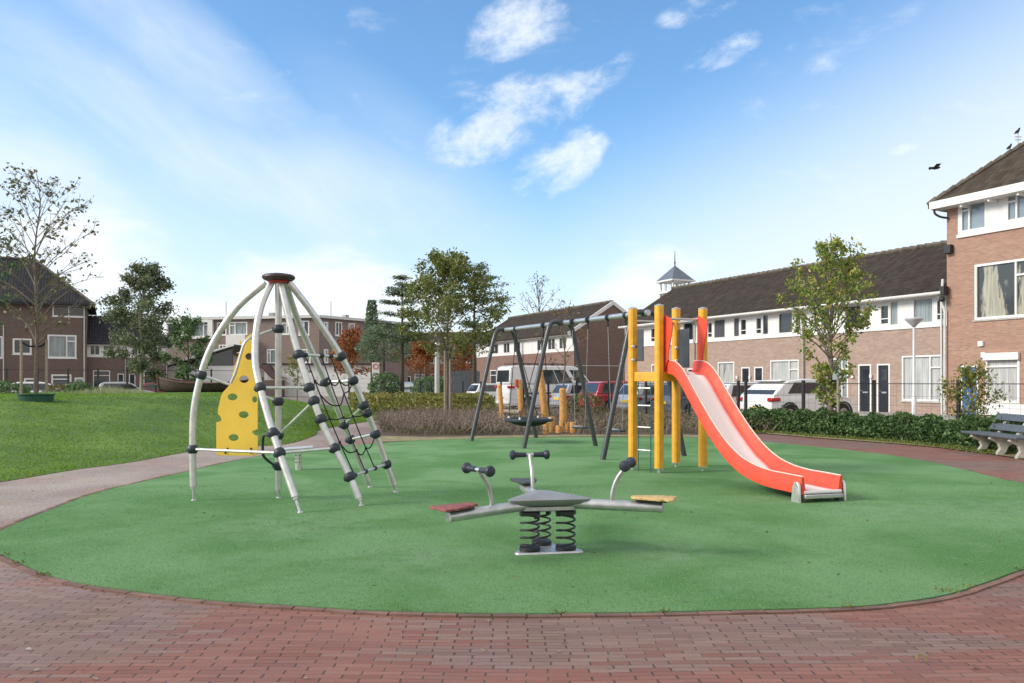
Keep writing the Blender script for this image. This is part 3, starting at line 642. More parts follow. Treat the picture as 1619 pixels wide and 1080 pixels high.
for k in range(11):
    m = MB(); TW.box(m, -1.0 - k * 1.15, -.92 - k * 1.15, 8.5, 8.62, .02, .5); m.build('eaves_bracket', M_WH, root, smooth=False)
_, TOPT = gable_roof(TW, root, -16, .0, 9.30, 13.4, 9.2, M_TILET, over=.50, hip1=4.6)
m = MB(); m.tube(bez([TW.P(.22, 8.66, .48), TW.P(.20, 8.45, .46), TW.P(.05, 8.30, .30), TW.P(-.10, 8.25, .05)], 4), .045, 8); m.build('downpipe', M_BLK, root)
m = MB(); m.tube(bez([TW.P(.14, 5.75, .06), TW.P(.14, 5.2, .1), TW.P(.14, 4.75, .12), TW.P(.02, 4.4, .1), TW.P(.02, 3.9, .1), TW.P(.02, .1, .1)], 3), .055, 8); m.build('downpipe', M_WH2, root)
m = MB(); m.box(TW.P(-.16, 6.95, .12), (.30, .22, .36), (U, -V, up)); m.build('lamp_box', M_BLK, root, smooth=False, bevel=.02)
m = MB(); m.box(TW.P(-.02, 5.25, .22), (.22, .3, .35), (U, -V, up)); m.ball(TW.P(-.0, 4.9, .3), .12); m.build('junction_box', M_BLK, root)
m = MB()
for k, (a, z) in enumerate([(-1.05, 2.2), (-1.05 - .0, 2.42)]): pass
m.box(TW.P(tw(1556), 2.55, .05), (.16, .1, .2), (U, -V, up)); m.box(TW.P(tw(1552), 3.0, .05), (.2, .1, .2), (U, -V, up)); m.build('wall_lamp', M_WH, root, smooth=False)

# --- second terrace with gable, beyond the gap
GW = Wall((4.7, 62, 0), U, -V); GG = Wall((4.7, 62, 0), V, -U)
root = thing('terraced_house', 'further terraced house with a bare brown brick gable end facing the playground', 'house', GW.P(3, 0), 'terraced houses beyond the gap')
DG = 7.0
def row_house(root, w, ta, tb, wins, lows, doors, mw, mt, ze=5.28, zr=7.75, dep=7.0, hip=0, endo=0, z_band=3.86, bandm=None):
    ups = [tuple(sorted((w.t(a), w.t(b)))) + (4.05, 5.0, 'halves', M_GL) for a, b in wins]
    lo = [tuple(sorted((w.t(a), w.t(b)))) + (.7, 2.6, 'transom', g_) for a, b, g_ in lows]
    dd = [tuple(sorted((w.t(a), w.t(b)))) for a, b in doors]
    m = MB(); w.sheet(m, ta, tb, 0, z_band, [q[:4] for q in lo] + [(a, b, .02, 2.3) for a, b in dd]); w.box(m, ta, tb, 0, 5.1, -dep, -dep + .2)
    for q in (ta, tb - .2): w.box(m, q, q + .2, 0, 5.2, -dep + .2, -.3)
    o = m.build('brick_wall', mw, root, smooth=False); rebuild_quads(o)
    m = MB(); w.sheet(m, ta, tb, z_band + .003, 5.25, [q[:4] for q in ups], .25); o = m.build('panel_band', bandm or M_WH, root, smooth=False); rebuild_quads(o)
    for q in ups + lo: window(w, root, q[0], q[1], q[2], q[3], q[5], q[4], sill=False)
    for a, b in dd: door(w, root, a, b, .02, 2.3, M_DK)
    m = MB(); w.box(m, ta, tb, 5.08, 5.25, 0, .42); m.build('eaves_board', M_WH, root, smooth=False)
    m = MB(); m.tube([w.P(tb - .1, 5.1, .4), w.P(tb - .1, 4.9, .1), w.P(tb - .1, .1, .08)], .05, 6); m.build('downpipe', M_ZN, root)
    return gable_roof(w, root, ta, tb, 5.55, zr, dep, mt, over=.45, hip1=hip, endover=endo)
row_house(root, GW, 0, 8.6, [(884, 896), (866, 878), (849, 861)], [(872, 892, M_CUG)], [(857, 863), (849, 855)], M_BR2, M_TILE)
m = MB(); zr, sl = 7.75, (7.75 - 5.55) / 3.5
m.prism([GG.P(.002, 0, .01), GG.P(DG - .002, 0, .01), GG.P(DG - .002, 5.4, .01), GG.P(DG / 2, 7.6, .01), GG.P(.002, 5.4, .01)], U * .2)
m.build('gable_wall', M_BRG, root, smooth=False)
m = MB()
for sgn in (0, 1):
    a = GG.P(-.5 if not sgn else DG + .5, 5.55 - sl * .5 - .10, .06); b = GG.P(DG / 2, 7.75 - .08, .06); d = (b - a).normalized(); nn = d.cross(U).normalized()
    m.box((a + b) / 2, ((b - a).length, .14, .26), (d, U, nn))
m.build('verge_board', M_WH, root, smooth=False)
m = MB(); m.box(GG.P(DG / 2, 2.75, .02), (DG - .3, .03, .05), (V, U, up)); m.build('cable_duct', M_WH2, root, smooth=False)
root = thing('terraced_house', 'terraced house under dark roof behind the left frame of the swing', 'house', GW.P(13, 0), 'terraced houses beyond the gap')
row_house(root, GW, 8.603, 18.5, [(830, 842), (812, 823), (796, 806), (776, 788)], [(796, 808, M_CU), (775, 785, M_GL)], [(786, 789.5), (791, 794.5)], M_BR2, M_TILE, hip=0)

# --- lantern turret rising behind the long roof
ct = pp(1067, 463, 78); root = thing('lantern_turret', 'white timber lantern turret with a slate pyramid roof and thin spire above the long roof', 'turret', (ct.x, ct.y, 0))
cx_, cy_ = ct.x, ct.y; zc = ct.z
ax2 = (U, V, up)
m = MB().box((cx_, cy_, (zc - .2) / 2), (2.0, 2.0, zc - .2), ax2); m.build('tower_wall', M_BRG, root, smooth=False)
m = MB()
for i in (-1, 1):
    for j in (-1, 1): m.box(Vector((cx_, cy_, zc + .45)) + U * .95 * i + V * .95 * j, (.16, .16, 1.3), ax2)
    for k in (-.3, .3): m.box(Vector((cx_, cy_, zc + .45)) + U * .95 * i + V * k, (.07, .07, 1.3), ax2); m.box(Vector((cx_, cy_, zc + .45)) + V * .95 * i + U * k, (.07, .07, 1.3), ax2)
m.box((cx_, cy_, zc + .02), (2.3, 2.3, .22), ax2); m.build('lantern', M_WH, root, smooth=False)
h_ = 1.3; z0_ = zc + 1.12
m = MB().box((cx_, cy_, z0_ - .06), (2.75, 2.75, .14), ax2); m.build('cornice', M_WH, root, smooth=False)
cc = [Vector((cx_, cy_, z0_ + .012)) + U * h_ * i + V * h_ * j for i, j in ((-1, -1), (1, -1), (1, 1), (-1, 1))]
m = MB().add(cc + [Vector((cx_, cy_, z0_ + 1.5))], [(0, 1, 2, 3), (0, 1, 4), (1, 2, 4), (2, 3, 4), (3, 0, 4)]); m.build('roof', mat('slate_roof', (.12, .145, .18), .5), root, smooth=False)
m = MB().tube([(cx_, cy_, z0_ + 1.4), (cx_, cy_, z0_ + 2.9)], [.06, .02], 6); m.ball((cx_, cy_, z0_ + 1.75), .09); m.build('spire', M_BLK, root)

# --- left: corner house with hipped roof, and lower terrace beside it
LW = Wall(gp(137, 605 + 1.45 * F / 76), V, -U)
root = thing('corner_house', 'tall dark brick corner house with hipped roof at the far left', 'house', LW.P(-6, 0))
wl = []
for (x0, x1, y0, y1, kind, gl) in [(83, 134, 482, 500, 'halves', M_GL), (75, 121, 529, 566, 'right_casement', M_CUV), (81, 113, 592, 622, 'transom', M_GL), (118, 133, 597, 622, 'plain', M_CUG), (20, 50, 535, 560, 'plain', M_GL), (-30, 5, 531, 566, 'left_casement', M_CUV), (38, 60, 598, 622, 'plain', M_GL)]:
    a, z1_ = LW.pix(x0, y0); b, _ = LW.pix(x1, y0); _, z0_ = LW.pix(x0, y1); a, b = sorted((a, b)); wl.append((a, b, z0_, z1_, kind, gl))
m = MB(); LW.sheet(m, -16, 0, 0, 8.9, [q[:4] for q in wl]); LW.box(m, -.25, 0, 0, 8.9, -8, -.3); LW.box(m, -16, -.25, 0, 8.9, -8, -7.75)
o = m.build('brick_wall', M_BRL, root, smooth=False); rebuild_quads(o)
for i, q in enumerate(wl): window(LW, root, q[0], q[1], q[2], q[3], q[5], q[4], fr=.14 if i else .1, sill='white')
m = MB(); LW.box(m, -16.5, .6, 8.72, 8.9, -.1, .6); m.build('eaves_board', M_DK, root, smooth=False)
gable_roof(LW, root, -17, 0, 9.25, 13.2, 9, M_TILEV, over=.7, hip1=4.5)
m = MB().tube([LW.P(-.2, 8.7, .3), LW.P(-.2, 8.4, .1), LW.P(-.2, .2, .1)], .06, 6); m.build('downpipe', M_WH2, root)
m = MB().tube([LW.P(-6.6, 6.6, .1), LW.P(-6.6, .2, .1)], .05, 6); m.build('downpipe', M_WH2, root)

L2 = Wall(LW.P(.003, 0, -1.0), V, -U)
tA, tB, tC = .0, L2.t(200), L2.t(265)
root = thing('terraced_house', 'low dark brick terraced house against the tall corner house at the left', 'house', L2.P(2, 0), 'low terrace at the left')
row_house(root, L2, tA, tB - .003, [(142, 158), (163, 180)], [(147, 174, M_GL)], [(186, 196)], M_BRL, M_TILEV, zr=7.9, dep=6.5)
root = thing('terraced_house', 'end house of the low dark terrace, behind the birch, with a white upper panel band', 'house', L2.P(6, 0), 'low terrace at the left')
row_house(root, L2, tB, tC, [(208, 218), (241, 257)], [(227, 250, M_GL)], [(204, 214)], M_BRL, M_TILEV, zr=7.9, dep=6.5, hip=2.2)

# --- flat roofed apartments in the middle distance
A0 = Vector(((265 - CX) / F * 95.2, 95.2, 0)); A1 = Vector(((505 - CX) / F * 91.3, 91.3, 0)); A2 = Vector(((645 - CX) / F * 103, 103, 0))
def flat_block(P0, P1, label, cells, low_cells, top_, mw, name='apartment_building', extras=None):
    e = (P1 - P0).normalized(); w = Wall(P0, e, Vector((e.y, -e.x, 0))); L = (P1 - P0).length
    root = thing(name, label, 'building', P0 + e * L / 2)
    ws = []
    for (x0, x1, y0, y1) in cells + low_cells:
        a, z1_ = w.pix(x0, y0); b, z2 = w.pix(x1, y0); z0_ = w.pix((x0 + x1) / 2, y1)[1]; a, b = sorted((a, b)); a = max(a, .1); b = min(b, L - .1); ws.append((a, b, z0_, (z1_ + z2) / 2))
    m = MB(); w.sheet(m, 0, L, 0, top_, ws); w.box(m, 0, L, 0, top_, -9, -8.7); w.box(m, 0, .3, 0, top_, -8.7, -.3); w.box(m, L - .3, L, 0, top_, -8.7, -.3)
    o = m.build('brick_wall', mw, root, smooth=False); rebuild_quads(o)
    for i, q in enumerate(ws): window(w, root, *q, (M_CUV, M_GL, M_CUG)[i % 3], ('right_casement', 'halves', 'left_casement')[i % 3], fr=.14, sill='white')
    m = MB(); w.box(m, -.2, L + .2, top_, top_ + .28, -9.2, .35); m.build('roof_edge', M_WH2, root, smooth=False)
    m = MB(); w.box(m, 0, L, top_ + .282, top_ + .32, -9, .1); m.build('roof', M_BLK, root, smooth=False)
    m = MB(); w.box(m, L * .55, L * .55 + .6, top_ + .3, top_ + 1.1, -5, -4.4); m.tube([w.P(L * .3, top_ + .3, -3), w.P(L * .3, top_ + 2.4, -3)], .05, 6); m.build('chimney', M_ZN, root, smooth=False)
    return root, w, L
root, w, L = flat_block(A0, A1, 'flat roofed brick apartment building behind the climbing frame', [(306, 330, 507, 533), (343, 358, 510, 530), (362, 391, 509, 530), (445, 457, 510, 529), (472, 489, 507, 530)], [(422, 438, 552, 575), (474, 491, 552, 574), (346, 358, 545, 556)], 8.7, M_BRM)
a, z1_ = w.pix(366, 529); b, _ = w.pix(396, 529); z0_ = w.pix(380, 559)[1]
m = MB(); w.box(m, a, b, z0_, z1_ - .1, .0, 1.2); m.build('balcony', M_WH, root, smooth=False)
a, z1_ = w.pix(266, 504); b, _ = w.pix(338, 504); z0_ = w.pix(300, 536)[1]
m = MB(); w.sheet(m, .05, b, z0_, 8.7, [(w.t(268), w.t(288), z0_ + .5, 8.3), (w.t(305.5), w.t(330.5), z0_ + .3, 8.4)], .3, .32); o = m.build('dormer', M_WH, root, smooth=False); rebuild_quads(o)
m = MB(); w.box(m, w.t(268) + .01, w.t(288) - .01, z0_ + .5, 8.3, .08, .12); m.build('pane', M_GL, o, smooth=False)
flat_block(A1 + Vector((.05, .02, 0)), A2, 'apartment wing angled away behind the right legs of the climbing frame', [(512, 519, 509, 531), (530, 541, 509, 531), (551, 561, 511, 532), (585, 597, 513, 533), (612, 624, 514, 534)], [(512, 519, 552, 574), (533, 541, 553, 574), (585, 597, 590, 610)], 8.7, M_BRM)

# --- distant terrace under the trees
B0 = Vector(((560 - CX) / F * 112, 112, 0)); B1 = Vector(((790 - CX) / F * 108, 108, 0))
e = (B1 - B0).normalized(); w = Wall(B0, e, Vector((e.y, -e.x, 0))); L = (B1 - B0).length; k = 4
for i in range(k):
    a, b = L * i / k + .002, L * (i + 1) / k - .002
    root = thing('terraced_house', ['distant brown house left of the white sign', 'distant brown house behind the layered conifer', 'distant brown house behind the broad green tree', 'distant brown house beside the swing, behind the orange tree'][i], 'house', w.P((a + b) / 2, 0), 'distant terrace under the trees')
    x0 = 560 + 230 * i / k
    row_house(root, w, a, b, [(x0 + 5, x0 + 16), (x0 + 22, x0 + 33), (x0 + 40, x0 + 52)], [(x0 + 6, x0 + 20, M_GL), (x0 + 38, x0 + 52, M_CUG)], [(x0 + 25, x0 + 32)], M_BRL, M_TILE, zr=8.3, dep=7, bandm=M_BRL)

# --- low sheds and white wall in front of the apartments
root = thing('lean_to_shed', 'white shed with a long sloping dark roof behind the small dark tree', 'shed', pp(318, 620, 84).xy.to_3d())
a = gp(262, 605 + 1.45 * F / 84); b = gp(372, 605 + 1.45 * F / 84)
m = MB().box((a + b) / 2 + Vector((0, 2, 1.6)), ((b - a).length, 4, 3.2)); m.build('wall', M_WH, root, smooth=False)
z0_ = pp(262, 583, 84).z; z1_ = pp(372, 549, 84).z
m = MB().prism([(a.x - .3, a.y - .4, z0_), (b.x, b.y - .4, z1_), (b.x, b.y - .4, z1_ + .28), (a.x - .3, a.y - .4, z0_ + .28)], (0, 5, 0)); rf = m.build('roof', M_BLK, root, smooth=False)
m = MB().prism([(a.x - .3, a.y - .46, z0_ + .12), (b.x, b.y - .46, z1_ + .12), (b.x, b.y - .46, z1_ + .3), (a.x - .3, a.y - .46, z0_ + .3)], (0, .05, 0)); m.build('fascia', M_WH, rf, smooth=False)
m = MB().prism([(a.x + 1.5, a.y - .05, 3.2), (b.x - .3, b.y - .05, 3.2), (b.x - .3, b.y - .05, z1_ - .15), (a.x + 1.5, a.y - .05, z0_ + .3)], (0, .3, 0)); m.build('clerestory', M_GL, root, smooth=False)
root = thing('garage_block', 'long white garage wall behind the right side of the climbing frame', 'garages', (pp(500, 620, 84).x, 84, 0))
a = gp(418, 605 + 1.45 * F / 83); b = gp(590, 605 + 1.45 * F / 83); h_ = pp(500, 577, 83).z
m = MB().box((a + b) / 2 + Vector((0, 2, h_ / 2)), ((b - a).length, 4, h_)); m.build('wall', M_WH, root, smooth=False)
for i in range(4):
    q = a.lerp(b, (i + .5) / 4); m = MB()
    for j in range(5): m.box(q + Vector((0, -.03, .25 + j * .45)), (2.3, .06, .43))
    m.build('garage_door', M_WH, root, smooth=False)
m = MB().box((a + b) / 2 + Vector((0, 1.9, h_ + .08)), ((b - a).length + .4, 4.4, .16)); m.build('roof', M_BLK, root, smooth=False)
root = thing('pavilion', 'low pavilion with a curved dark roof seen through the climbing frame', 'pavilion', (pp(423, 620, 80).x, 80, 0))
a = pp(409, 600, 80); arc = [pp(x, y, 80) for x, y in [(408, 579), (414, 577), (422, 586), (431, 594), (442, 598)]]
m = MB().add([p for p in bez(arc, 4)] + [p - up * .35 for p in bez(arc, 4)] + [p + Vector((0, 4, 0)) for p in bez(arc, 4)], [])
nb = len(bez(arc, 4)); m.f = [(i, i + 1, nb + i + 1, nb + i) for i in range(nb - 1)] + [(i, i + 1, 2 * nb + i + 1, 2 * nb + i) for i in range(nb - 1)]
m.build('roof', mat('rusty_roof', (.10, .05, .045), .7), root, smooth=False)
m = MB().box((pp(424, 600, 80).x, 82, .85), (1.6, 3.6, 1.7)); m.build('wall', M_BRL, root, smooth=False)
# ------------------------------------------------------------------ climbing frame
hub_d = 10.05
root = thing('climbing_frame', 'domed climbing frame of curved metal poles with a yellow holed panel and rope net', 'climbing frame', (-2.7, 10.1, 0))
LEG = {
 1: ([(420, 447), (377.2, 483.9), (346.1, 526.7), (326.7, 565.6), (315, 604.5), (306.4, 651), (304.5, 709.5), (306.4, 791)], 9.95, .6),
 2: ([(440.2, 443), (440.2, 560), (440.2, 680), (440.4, 786)], 10.17, 1),
 3: ([(431, 443), (414.2, 480), (405.2, 522.8), (403.7, 573.4), (412.2, 616.1), (429.7, 678.4), (445.3, 725), (475, 810)], 9.01, .9),
 4: ([(443.4, 443), (451.1, 480), (466.7, 542.2), (490, 616), (513.4, 678.4), (552.3, 752.3), (571.5, 799)], 9.54, .9),
 5: ([(451, 446), (466.7, 495.6), (490, 550), (513.4, 600.6), (552.3, 690), (585, 769.8)], 11.22, .8),
 6: ([(457, 447), (486, 484), (513.4, 522.8), (540.6, 565.6), (560, 604.5), (591.2, 678.4), (610.6, 732.8), (626, 777.6)], 10.72, .8)}
LP = {}
def leg_depth(k, y):
    pts, fd, pw = LEG[k]; s = max(0, min(1, (y - 443) / (pts[-1][1] - 443))); return hub_d + (fd - hub_d) * s ** pw
def leg_pt(k, y):
    pts = LEG[k][0]
    for a, b in zip(pts[:-1], pts[1:]):
        if a[1] <= y <= b[1]: x = a[0] + (b[0] - a[0]) * (y - a[1]) / (b[1] - a[1]); return pp(x, y, leg_depth(k, y))
    return pp(pts[-1][0], y, leg_depth(k, y))
for k, (pts, fd, pw) in LEG.items():
    P3 = bez([pp(x, y, leg_depth(k, y)) for x, y in pts], 6)
    q = [p for p in P3 if p.z > .09]; foot = P3[-1]
    m = MB().tube(q, .041, 14); lg = m.build('leg', M_ALU, root)
    d = (foot - q[-1]).normalized()
    m = MB().tube([q[-1] + d * -.01, q[-1] + d * .03], .030, 10); m.tube([q[-1] + d * .03, Vector((foot.x, foot.y, .005))], .017, 10); m.lathe((foot.x, foot.y, .01), [(.0, 0), (.035, 0), (.032, .015), (.0, .018)], 12); m.build('foot', M_STEEL, lg)
hc = pp(440.5, 439, hub_d)
m = MB().lathe(hc, [(.0, -.035), (.15, -.04), (.185, -.025), (.20, .0), (.195, .02), (.17, .035), (.08, .05), (0, .053)], 28)
m.build('top_plate', mat('maroon_rubber', (.045, .022, .026), .5, var=.2), root)
m = MB().lathe(hc - up * .06, [(0, -.01), (.10, -.01), (.13, 0), (.12, .03), (0, .03)], 20); m.build('hub_ring', mat('hub_red', (.35, .03, .03), .5), root)
def clamp_mb(p, ax, r=.060):
    m = MB(); a = Vector(ax).normalized(); m.lathe(p, [(.0, -.052), (.045, -.052), (r * .92, -.036), (r * 1.08, -.012), (r * 1.08, .012), (r * .92, .036), (.045, .052), (0, .052)], 14, a); return m
Z1 = lambda zx, zy: (zx / 2.571 + 280, zy / 2.571 + 410)
clamps = {'a': (2, 283), 'b': (1, 470), 'c': (2, 578), 'd': (3, 522), 'e': (4, 522), 'f': (4, 576), 'g': (4, 388), 'h': (6, 395), 'i': (6, 493), 'j': (5, 498), 'k': (4, 650), 'l': (6, 593), 'm': (6, 625), 'n': (5, 672), 'o': (5, 732), 'p': (6, 710), 'q': (3, 706), 'r': (2, 715), 's': (3, 787), 't': (4, 768), 'u': (1, 772), 'v': (2, 840), 'w': (4, 885), 'x': (6, 833)}
CP = {}
for k, (lg, zy) in clamps.items():
    y = zy / 2.571 + 410; p = leg_pt(lg, y); a = leg_pt(lg, y - 6) - leg_pt(lg, y + 6); CP[k] = p
for a_, b_ in [('b', 'c'), ('d', 'e'), ('r', 'f'), ('g', 'h'), ('j', 'i'), ('n', 'l'), ('o', 'p'), ('w', 'x'), ('u', 's'), ('s', 't'), ('q', 'r')]:
    m = MB().tube([CP[a_], CP[b_]], .0185, 10); m.build('crossbar', M_ALU, root)
for k, (lg, zy) in clamps.items():
    y = zy / 2.571 + 410; a = leg_pt(lg, y - 6) - leg_pt(lg, y + 6); m = clamp_mb(CP[k], a, .062)
    o_ = (hc - CP[k]); o_.z = 0
    m.ball(CP[k] + a.cross(Vector((0, 1, 0))).normalized() * .045, .036, 10, 6); m.build('ball_joint', M_BALL, root)
def bentbar(px, r=.0165):
    return MB().tube(bez([pp(*Z1(x, y), d) for x, y, d in px], 6), r, 10)
bentbar([(405, 283, 10.1), (372, 292, 10.05), (320, 311, 9.93), (293, 322, 9.86), (272, 345, 9.84), (258, 390, 9.84), (238, 460, 9.84), (219, 503, 9.86)]).build('grab_bar', M_ALU, root)
bentbar([(390, 712, 9.6), (356, 716, 9.65), (349, 735, 9.7), (349, 790, 9.75), (360, 810, 9.85), (385, 830, 10.0), (408, 842, 10.12)]).build('grab_bar', M_BALL, root)
# yellow panel with real holes
pc = bpy.data.curves.new('panel_curve', 'CURVE'); pc.dimensions = '2D'; pc.fill_mode = 'BOTH'; pc.extrude = .0085; pc.bevel_depth = .002
PD = 9.93
def l2(x, y): q = pp(*Z1(x, y), PD); return (q.x, q.z - 0)
def spl(pts):
    s_ = pc.splines.new('POLY'); s_.points.add(len(pts) - 1); s_.use_cyclic_u = True
    for i, p in enumerate(pts): s_.points[i].co = (p[0], p[1], 0, 1)
out_px = [(168, 797), (161, 790), (160, 665), (168, 662), (178, 658), (181, 648), (174, 636), (166, 630), (166, 610), (178, 556), (186, 540), (212, 512), (234, 430), (262, 345), (278, 318), (296, 303), (312, 300), (322, 308), (325, 420), (327, 690), (318, 693), (307, 697), (305, 706), (314, 714), (327, 718), (328, 790), (320, 797)]
spl([l2(*q) for q in out_px])
for hx, hy, rx, ry in [(290, 395, 17, 15), (270, 488, 20, 16), (224, 560, 21, 15), (314, 570, 11, 14), (270, 632, 21, 15), (230, 725, 21, 15), (252, 338, 3, 6)]:
    spl([l2(hx + rx * math.cos(a), hy + ry * math.sin(a)) for a in [2 * math.pi * i / 20 for i in range(20)]])
po = bpy.data.objects.new('tmp_panel', pc); C.objects.link(po); dg = bpy.context.evaluated_depsgraph_get()
me = bpy.data.meshes.new_from_object(po.evaluated_get(dg)); C.objects.unlink(po); bpy.data.objects.remove(po)
zb = min(v.co.y for v in me.vertices)
for v in me.vertices:
    x, z, y = v.co; v.co = (x + 2.7, PD + y - 10.1 + (z - zb) * .03, z)
me.materials.clear(); me.materials.append(M_YELP); pnl = bpy.data.objects.new('climbing_panel', me); C.objects.link(pnl); pnl.parent = root
m = MB()
for x, y in [(196, 786), (300, 786), (205, 770), (300, 770)]: m.ball(pp(*Z1(x, y), PD - .012), .014, 8, 6)
m.build('bolt', M_BLK, root)
# net: small clamps and ropes
def on(a, b, t): return CP[a].lerp(CP[b], t)
tops = [on('g', 'h', t) for t in (.14, .52, .74)]; bots = [on('w', 'x', t) for t in (.12, .40, .66)]
for p, d in [(q, CP['h'] - CP['g']) for q in tops] + [(q, CP['x'] - CP['w']) for q in bots]:
    MB().lathe(p, [(0, -.03), (.026, -.028), (.032, -.01), (.032, .01), (.026, .028), (0, .03)], 10, d).build('rope_clamp', M_BALL, root)
net = []
for a, b in zip(tops, bots):
    L_ = [a.lerp(b, i / 10) + up * (-.05 * math.sin(math.pi * i / 10)) for i in range(11)]; net.append(L_)
net2 = [on('g', 'h', .18).lerp(on('w', 'x', .86), i / 10) + up * (-.03 * math.sin(math.pi * i / 10)) for i in range(11)]
for L_ in net: MB().tube(L_, .0085, 6).build('net_rope', M_ROPE, root)
def sag(pts, s=.05, n=6):
    o = []
    for a, b in zip(pts[:-1], pts[1:]):
        for i in range(n): t = i / n; o.append(a.lerp(b, t) - up * s * math.sin(math.pi * t))
    return o + [pts[-1]]
for i, (l_, r_, s_) in enumerate([('e', 'i', .06), ('k', 'm', .02), ('t', 'p', .07)]):
    mids = [min(L_, key=lambda q: abs(q.z - (CP[l_].z * .6 + CP[r_].z * .4 - .02 * i))) for L_ in net]
    MB().tube(sag([CP[l_]] + mids + [CP[r_]], s_), .0085, 6).build('net_rope', M_ROPE, root)
    for q in mids: MB().ball(q, .019, 8, 6).build('rope_knot', M_ROPE, root)
MB().tube(sag([net[0][3], net[1][4], net[2][3], CP['i']], .05), .0085, 6).build('net_rope', M_ROPE, root)

# ------------------------------------------------------------------ grey stool behind the climbing frame
sp = gp(472, 744); root = thing('spinner_stool', 'low grey metal play seat on a pierced post behind the climbing frame', 'play seat', sp)
m = MB().tube([sp + up * .0, sp + up * .33], .055, 16); po_ = m.build('post', M_ALU, root)
for dx in (-.03, .03):
    for z in (.14, .20, .25): MB().ball(sp + Vector((dx, -.047, z)), .012, 8, 6).build('bolt', M_BLK, po_)
m = MB().box(sp + up * .37 + Vector((.0, 0, 0)), (.48, .30, .035), (Vector((.97, .2, .06)).normalized(), Vector((-.2, .98, 0)), up)); m.build('seat', M_ALU, root, bevel=.012)
m = MB().lathe(sp + up * .30, [(0, 0), (.07, 0), (.11, .05), (0, .05)], 14); m.build('bracket', M_BLK, root)

# ------------------------------------------------------------------ spring seesaw with three seats
sc_ = Vector((.29, 7.0, 0)); root = thing('spring_seesaw', 'three armed grey spring seesaw on black coils in the middle of the green turf', 'seesaw', sc_)
AN = [R(100), R(217), R(343)]; zt = .455
TILT = [.0, -.03, .0]
tri = []
m = MB().lathe(sc_, [(0, .0), (.01, .012)], 3)
def rtri(r_, z, round_=.10, n=5, rot=0):
    o = []
    for a in AN:
        c = Vector((math.cos(a), math.sin(a), 0))
        for i in range(n): b = a + R(-60 + 120 * i / (n - 1)); o.append(sc_ + c * r_ + Vector((math.cos(b), math.sin(b), 0)) * round_ + up * z)
    return o
m = MB(); A_ = rtri(.28, .016, .05); B_ = rtri(.275, .030, .045); nn_ = len(A_)
m.add(A_ + B_, [tuple(reversed(range(nn_))), tuple(range(nn_, 2 * nn_))] + [(i, (i + 1) % nn_, nn_ + (i + 1) % nn_, nn_ + i) for i in range(nn_)]); m.build('base_plate', M_STEEL, root)
for i, a in enumerate(AN):
    a2 = a
    c = sc_ + Vector((math.cos(a2), math.sin(a2), 0)) * .175
    h0, h1, tr = .055, .345, 4.6; P_ = []
    for k in range(120):
        t = k / 119; ang = t * tr * 2 * math.pi + i; f_ = (S(t * 4) if t < .25 else 1) * (S((1 - t) * 4) if t > .75 else 1)
        P_.append(c + Vector((math.cos(ang), math.sin(ang), 0)) * .078 + up * (h0 + (h1 - h0) * t))
    MB().tube(P_, .0088, 8).build('spring', M_BLK, root)
    m = MB().lathe(c, [(0, .03), (.085, .03), (.09, .04), (.088, .062), (.04, .07), (0, .07)], 18); m.build('spring_clamp', M_BLK, root)
    m = MB().lathe(c, [(0, .325), (.05, .325), (.088, .335), (.09, .362), (0, .366)], 18); m.box(c + up * .33 + Vector((.05, -.05, 0)), (.03, .03, .05)); m.build('spring_clamp', M_BLK, root)
m = MB(); lay = [(.20, .365, .04), (.22, .375, .05), (.22, .405, .05)]
rr_ = [rtri(*(q[0], q[1], q[2])) for q in lay]
for L_ in rr_: m.v += L_
m.f = [tuple(reversed(range(nn_))), tuple(range(2 * nn_, 3 * nn_))] + [(k * nn_ + i, k * nn_ + (i + 1) % nn_, (k + 1) * nn_ + (i + 1) % nn_, (k + 1) * nn_ + i) for k in range(2) for i in range(nn_)]
m.build('carrier_plate', M_STEEL, root)
m = MB(); lay = [(.19, .40, .03), (.29, .43, .05), (.335, .463, .055), (.34, .472, .055), (.33, .479, .05), (.19, .500, .035), (.05, .520, .02), (.0, .523, .006)]
rr_ = [rtri(q[0], q[1], q[2]) for q in lay]; K = len(lay)
for L_ in rr_: m.v += L_
m.f = [tuple(reversed(range(nn_))), tuple(range((K - 1) * nn_, K * nn_))] + [(k * nn_ + i, k * nn_ + (i + 1) % nn_, (k + 1) * nn_ + (i + 1) % nn_, (k + 1) * nn_ + i) for k in range(K - 1) for i in range(nn_)]
m.build('cover', mat('grey_cover', (.23, .24, .25), .48, var=.1, vscale=6, coat=.15, dirt=.15), root, sharp=50)
seatc = [mat('black_seat', (.05, .055, .06), .6, var=.2), mat('red_seat', (.25, .075, .075), .7, var=.35, vscale=30), mat('tan_seat', (.55, .38, .16), .65, var=.25, vscale=30)]
sname = ['black plastic seat on the far arm', 'worn dark red seat on the left arm', 'worn yellow seat on the right arm']
